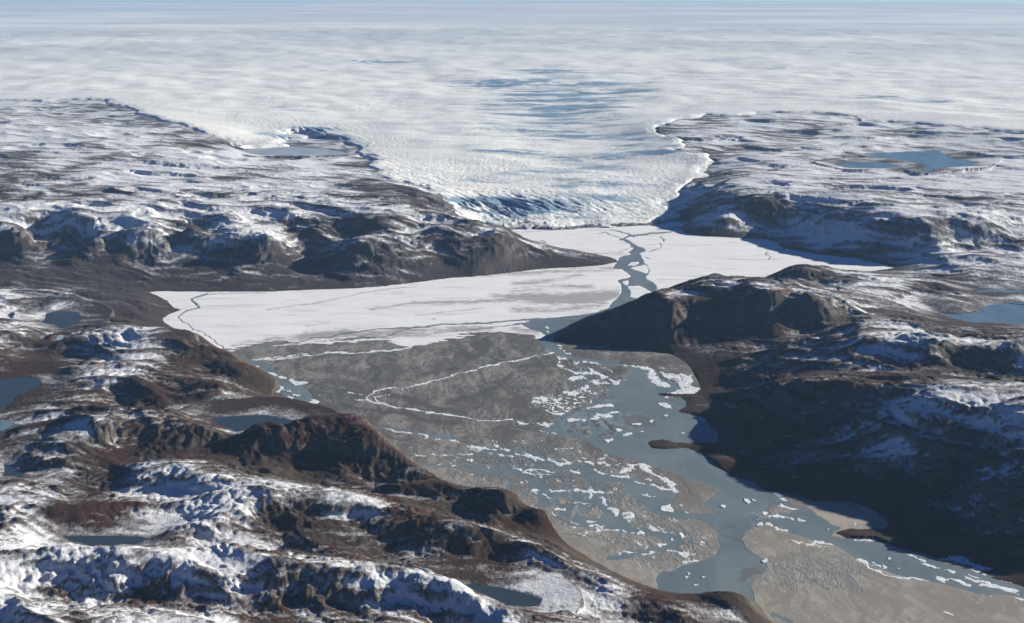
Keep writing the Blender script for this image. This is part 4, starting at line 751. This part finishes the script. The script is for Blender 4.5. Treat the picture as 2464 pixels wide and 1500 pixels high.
zs = np.clip(-wat * 1.1, -3, .9) + np.where(wat < 0, np.clip(.5 * und2, -.3, .9) * sstep(0, -2, wat), 0)
zsnow = np.where(np.minimum(snw, -wat) > 0, np.maximum(zs, 0) + np.clip(np.minimum(snw, -wat * 2) * .5, 0, .7), np.maximum(zs, -3) + np.clip(np.minimum(snw, -wat * 2), -6, 0) * .5 - .05)
zi = np.maximum(zs, .0) + np.clip(ice * .7, -4, .75)
ZS, ZN, ZI = full(zs, -5), full(zsnow, -5), full(zi, -5)
ok = fmin(DV2) < 45 * .9
allv = fmax(DV2) < 45
A_ = dict(dark=full(dark, -14), pale=full(pale, 0), near=full(near, 0))
sn_f = allv & (fmax(full(np.minimum(snw, -wat + .8), -9)) > -1.2)
ic_f = allv & (fmax(full(ice, -9)) > -.6)
sand_f = allv & (fmax(full(-wat, -9)) > -1.2) & ~(fmin(full(np.minimum(snw, -wat), -9)) > 1.5)
setp(grid_mesh('sand_flats', ZS, sand_f, A_, M_SAND, X2, Y2), 'grey-brown braided sand flats filling the valley beside the river', 'sand flats', 'structure')
setp(grid_mesh('snow_plain', ZN, sn_f, dict(grey=full(gry, -14), line=full(lin, -14)), M_SNOWF, X2, Y2), 'smooth white snow-covered flood plain below the glacier', 'snow', 'structure')
setp(grid_mesh('river_ice', ZI, ic_f, {}, M_ICE, X2, Y2), 'white shelf ice lining the braided channels and sand bars', 'ice', 'stuff')
# water: one sheet, coarser
s = 3
Xw, Yw = X2[::s, ::s], Y2[::s, ::s]
wf = fmin(DV2[::s, ::s]) < 45
setp(grid_mesh('river', np.zeros_like(Xw), wf, dict(mottle=full(mott, 0)[::s, ::s], shoal=full(sho, -14)[::s, ::s]), M_WATER, Xw, Yw), 'braided grey-blue meltwater river winding through the sand flats', 'river', 'structure')
print('valley built', time.time() - T0)

# ------------------------------------------------------------------ prisms from outlines (lakes, floes)
def outline_mesh(name, pts, z0, z1, mat, rough=0, sub=5, seed=0, edge=1.0):
    r = random.Random(seed); P = [np.array(p, float) for p in pts]; out = []
    for i in range(len(P)):
        a, b = P[i], P[(i + 1) % len(P)]; L = np.hypot(*(b - a)); nrm = np.array([b[1] - a[1], a[0] - b[0]]) / (L + 1e-9)
        for j in range(sub):
            t_ = j / sub; out.append(a + (b - a) * t_ + nrm * r.uniform(-1, 1) * rough * L * (1 if j else .4))
    c = np.mean(out, 0); n = len(out)
    vs = [(*(c + (q - c)), z0) for q in out] + [(*(c + (q - c) * edge), z1) for q in out]
    org = (float(c[0]), float(c[1]), z0); vs = [(v[0] - org[0], v[1] - org[1], v[2] - z0) for v in vs]
    fs = [tuple(range(n - 1, -1, -1)), tuple(range(n, 2 * n))] + [(i, (i + 1) % n, n + (i + 1) % n, n + i) for i in range(n)]
    area = sum(out[i][0] * out[(i + 1) % n][1] - out[(i + 1) % n][0] * out[i][1] for i in range(n))
    if area < 0: fs = [tuple(reversed(f)) for f in fs]
    me = bpy.data.meshes.new(name); me.from_pydata(vs, [], fs); me.materials.append(mat)
    o = bpy.data.objects.new(name, me); o.location = org; C.objects.link(o); return o
for i, (Q, z, lab, sc_) in enumerate(LK):
    c = Q.mean(0); Qb = c + (Q - c) * (1 + 80.0 / max(200, np.hypot(*(Q - c).T).mean()))
    o = outline_mesh('lake', Qb, z - 12, z, M_LAKEF if 'frozen' in lab else (M_TARN if 'right' not in lab and any(q in lab for q in ('dark', 'black', 'tarn', 'pond')) else M_LAKE))
    setp(o, lab, 'lake', 'structure')
pos_words = {0: 'large white triangular ice floe stranded where two channels meet', 1: 'white double-lobed floe lying off the dark spit of the right bank', 13: 'widest ragged white floe in the narrow left channel', 19: 'tall white floe on the right side of the narrow left channel'}
for i, P in enumerate(FLOES):
    P = np.array(P, float); x, y = unproj(P[:, 0], P[:, 1], 1.5)
    o = outline_mesh('ice_floe', np.stack([x, y], 1), -1.0, 2.2 + .8 * (i % 3), M_ICE, .16, 4, 100 + i, .93)
    left = P[:, 0].mean() < 800
    setp(o, pos_words.get(i, 'small white ice floe drifting in the narrow channel under the left hills' if left else 'small white ice floe drifting on the wide grey-blue river'), 'ice floe', None, 'ice floes in the left channel' if left else 'ice floes on the main river')
# moraine along the glacier front
MP = [(1215,552),(1240,548),(1290,549),(1332,550),(1380,548),(1407,546),(1460,543),(1510,541),(1557,540),(1585,536),(1612,531),(1640,530),(1660,532)]
mx, my = unproj([p[0] for p in MP], [p[1] + 1.6 for p in MP], 0)
n = 700; tt = np.linspace(0, len(MP) - 1, n); cx = np.interp(tt, range(len(MP)), mx); cy = np.interp(tt, range(len(MP)), my)
cr_ = np.linspace(-1, 1, 13); wid = 85 + 45 * np.array([perlin(np.array([t_ * .9]), np.array([.3]), 171)[0] for t_ in tt])
XM = cx[None] + 0 * cr_[:, None] + 20 * perlin(cx[None] / 90 + 0 * cr_[:, None], cy[None] / 90 + cr_[:, None], 173); YM = cy[None] + cr_[:, None] * wid[None]
ZM = 44 * (1 - cr_[:, None] ** 2) * (.75 + .5 * perlin(XM / 140, YM / 140, 172)) + 6 * perlin(XM / 35, YM / 35, 174) - 3
ZM[0] = -3; ZM[-1] = -3
setp(grid_mesh('moraine', ZM, np.ones((12, n - 1), bool), {}, M_MOR, XM, YM), 'low grey rubble ridge along the foot of the glacier', 'moraine', 'structure')
# bedrock sheet under everything, reaching past the horizon
me = bpy.data.meshes.new('ground'); ks = [(-160e3, -3000, -30), (160e3, -3000, -30), (160e3, 175e3, -30), (-160e3, 175e3, -30)]
me.from_pydata(ks, [], [(0, 1, 2, 3)]); me.materials.append(M_LAND)
for k in ('snow', 'moist', 'haze_cool'): me.attributes.new(k, 'FLOAT', 'POINT')
o = bpy.data.objects.new('ground', me); C.objects.link(o); setp(o, 'bedrock lowland under the hills and the valley', 'ground', 'structure')

# ------------------------------------------------------------------ haze
hm = bpy.data.materials.new('haze_air'); hm.use_nodes = True; nt = hm.node_tree; nt.nodes.clear()
ho = nt.nodes.new('ShaderNodeOutputMaterial'); pv = nt.nodes.new('ShaderNodeVolumePrincipled'); nt.links.new(pv.outputs[0], ho.inputs['Volume'])
pv.inputs['Color'].default_value = (.36, .60, .95, 1); pv.inputs['Density'].default_value = 4.9e-6; pv.inputs['Anisotropy'].default_value = 0.0
bx0, bx1, by0, by1, bz0, bz1 = -170e3, 170e3, -5000, 180e3, -40, CAM_Z + 40
vs = [(x, y, z) for z in (bz0, bz1) for x, y in ((bx0, by0), (bx1, by0), (bx1, by1), (bx0, by1))]
me = bpy.data.meshes.new('haze'); me.from_pydata(vs, [], [(3, 2, 1, 0), (4, 5, 6, 7), (0, 1, 5, 4), (1, 2, 6, 5), (2, 3, 7, 6), (3, 0, 4, 7)]); me.materials.append(hm)
o = bpy.data.objects.new('haze', me); C.objects.link(o); setp(o, 'thin blue haze filling the air toward the horizon', 'haze', 'stuff')

# ------------------------------------------------------------------ light
from mathutils import Vector
EL, AZ = math.radians(17), math.radians(71)
S = Vector((math.cos(EL) * math.sin(AZ), math.cos(EL) * math.cos(AZ), math.sin(EL)))
L = bpy.data.lights.new('sun', 'SUN'); L.energy = 5.0; L.angle = math.radians(.53); L.color = (1.0, .935, .80)
lo = bpy.data.objects.new('sun', L); lo.rotation_euler = S.to_track_quat('Z', 'Y').to_euler(); lo.location = (0, 0, 6000); C.objects.link(lo)
w = bpy.data.worlds.new('World'); SC.world = w; w.use_nodes = True; nt = w.node_tree
bg = nt.nodes['Background']; sk = nt.nodes.new('ShaderNodeTexSky'); sk.sky_type = 'NISHITA'; sk.sun_disc = False; sk.sun_elevation = EL; sk.sun_rotation = AZ; sk.altitude = 2000; sk.air_density = 1.0; sk.dust_density = .4; sk.ozone_density = 4.0
tc = nt.nodes.new('ShaderNodeTexCoord'); sx = nt.nodes.new('ShaderNodeSeparateXYZ'); cx_ = nt.nodes.new('ShaderNodeCombineXYZ'); mxn = nt.nodes.new('ShaderNodeMath'); mxn.operation = 'MAXIMUM'; mxn.inputs[1].default_value = .10
nt.links.new(tc.outputs['Generated'], sx.inputs[0]); nt.links.new(sx.outputs[0], cx_.inputs[0]); nt.links.new(sx.outputs[1], cx_.inputs[1]); nt.links.new(sx.outputs[2], mxn.inputs[0]); mr = nt.nodes.new('ShaderNodeMapRange'); mr.inputs[1].default_value = .0; mr.inputs[2].default_value = .10; nt.links.new(sx.outputs[2], mr.inputs[0]); tm = nt.nodes.new('ShaderNodeMix'); tm.data_type = 'RGBA'; tm.inputs[6].default_value = (2.6, 1.8, 1.15, 1); tm.inputs[7].default_value = (.088, .30, .60, 1); nt.links.new(mr.outputs[0], tm.inputs[0]); nt.links.new(mxn.outputs[0], cx_.inputs[2]); nt.links.new(cx_.outputs[0], sk.inputs[0])
tint = nt.nodes.new('ShaderNodeMix'); tint.data_type = 'RGBA'; tint.blend_type = 'MULTIPLY'; tint.inputs[0].default_value = 1; nt.links.new(tm.outputs[2], tint.inputs[7]); nt.links.new(sk.outputs[0], tint.inputs[6]); nt.links.new(tint.outputs[2], bg.inputs[0]); bg.inputs[1].default_value = .05

cam = bpy.data.cameras.new('camera'); co = bpy.data.objects.new('camera', cam); C.objects.link(co); SC.camera = co
co.location = (0, 0, CAM_Z); co.rotation_euler = (math.pi / 2 - PITCH, 0, 0)
cam.sensor_fit = 'HORIZONTAL'; cam.angle = HF; cam.clip_start = 10; cam.clip_end = 500e3
SC.view_settings.view_transform = 'Standard'; SC.view_settings.look = 'None'; SC.view_settings.gamma = 1
SC.view_settings.exposure = 1.0
SC.cycles.volume_bounces = 0; SC.cycles.max_bounces = 4; SC.cycles.diffuse_bounces = 2
print('done', time.time() - T0)
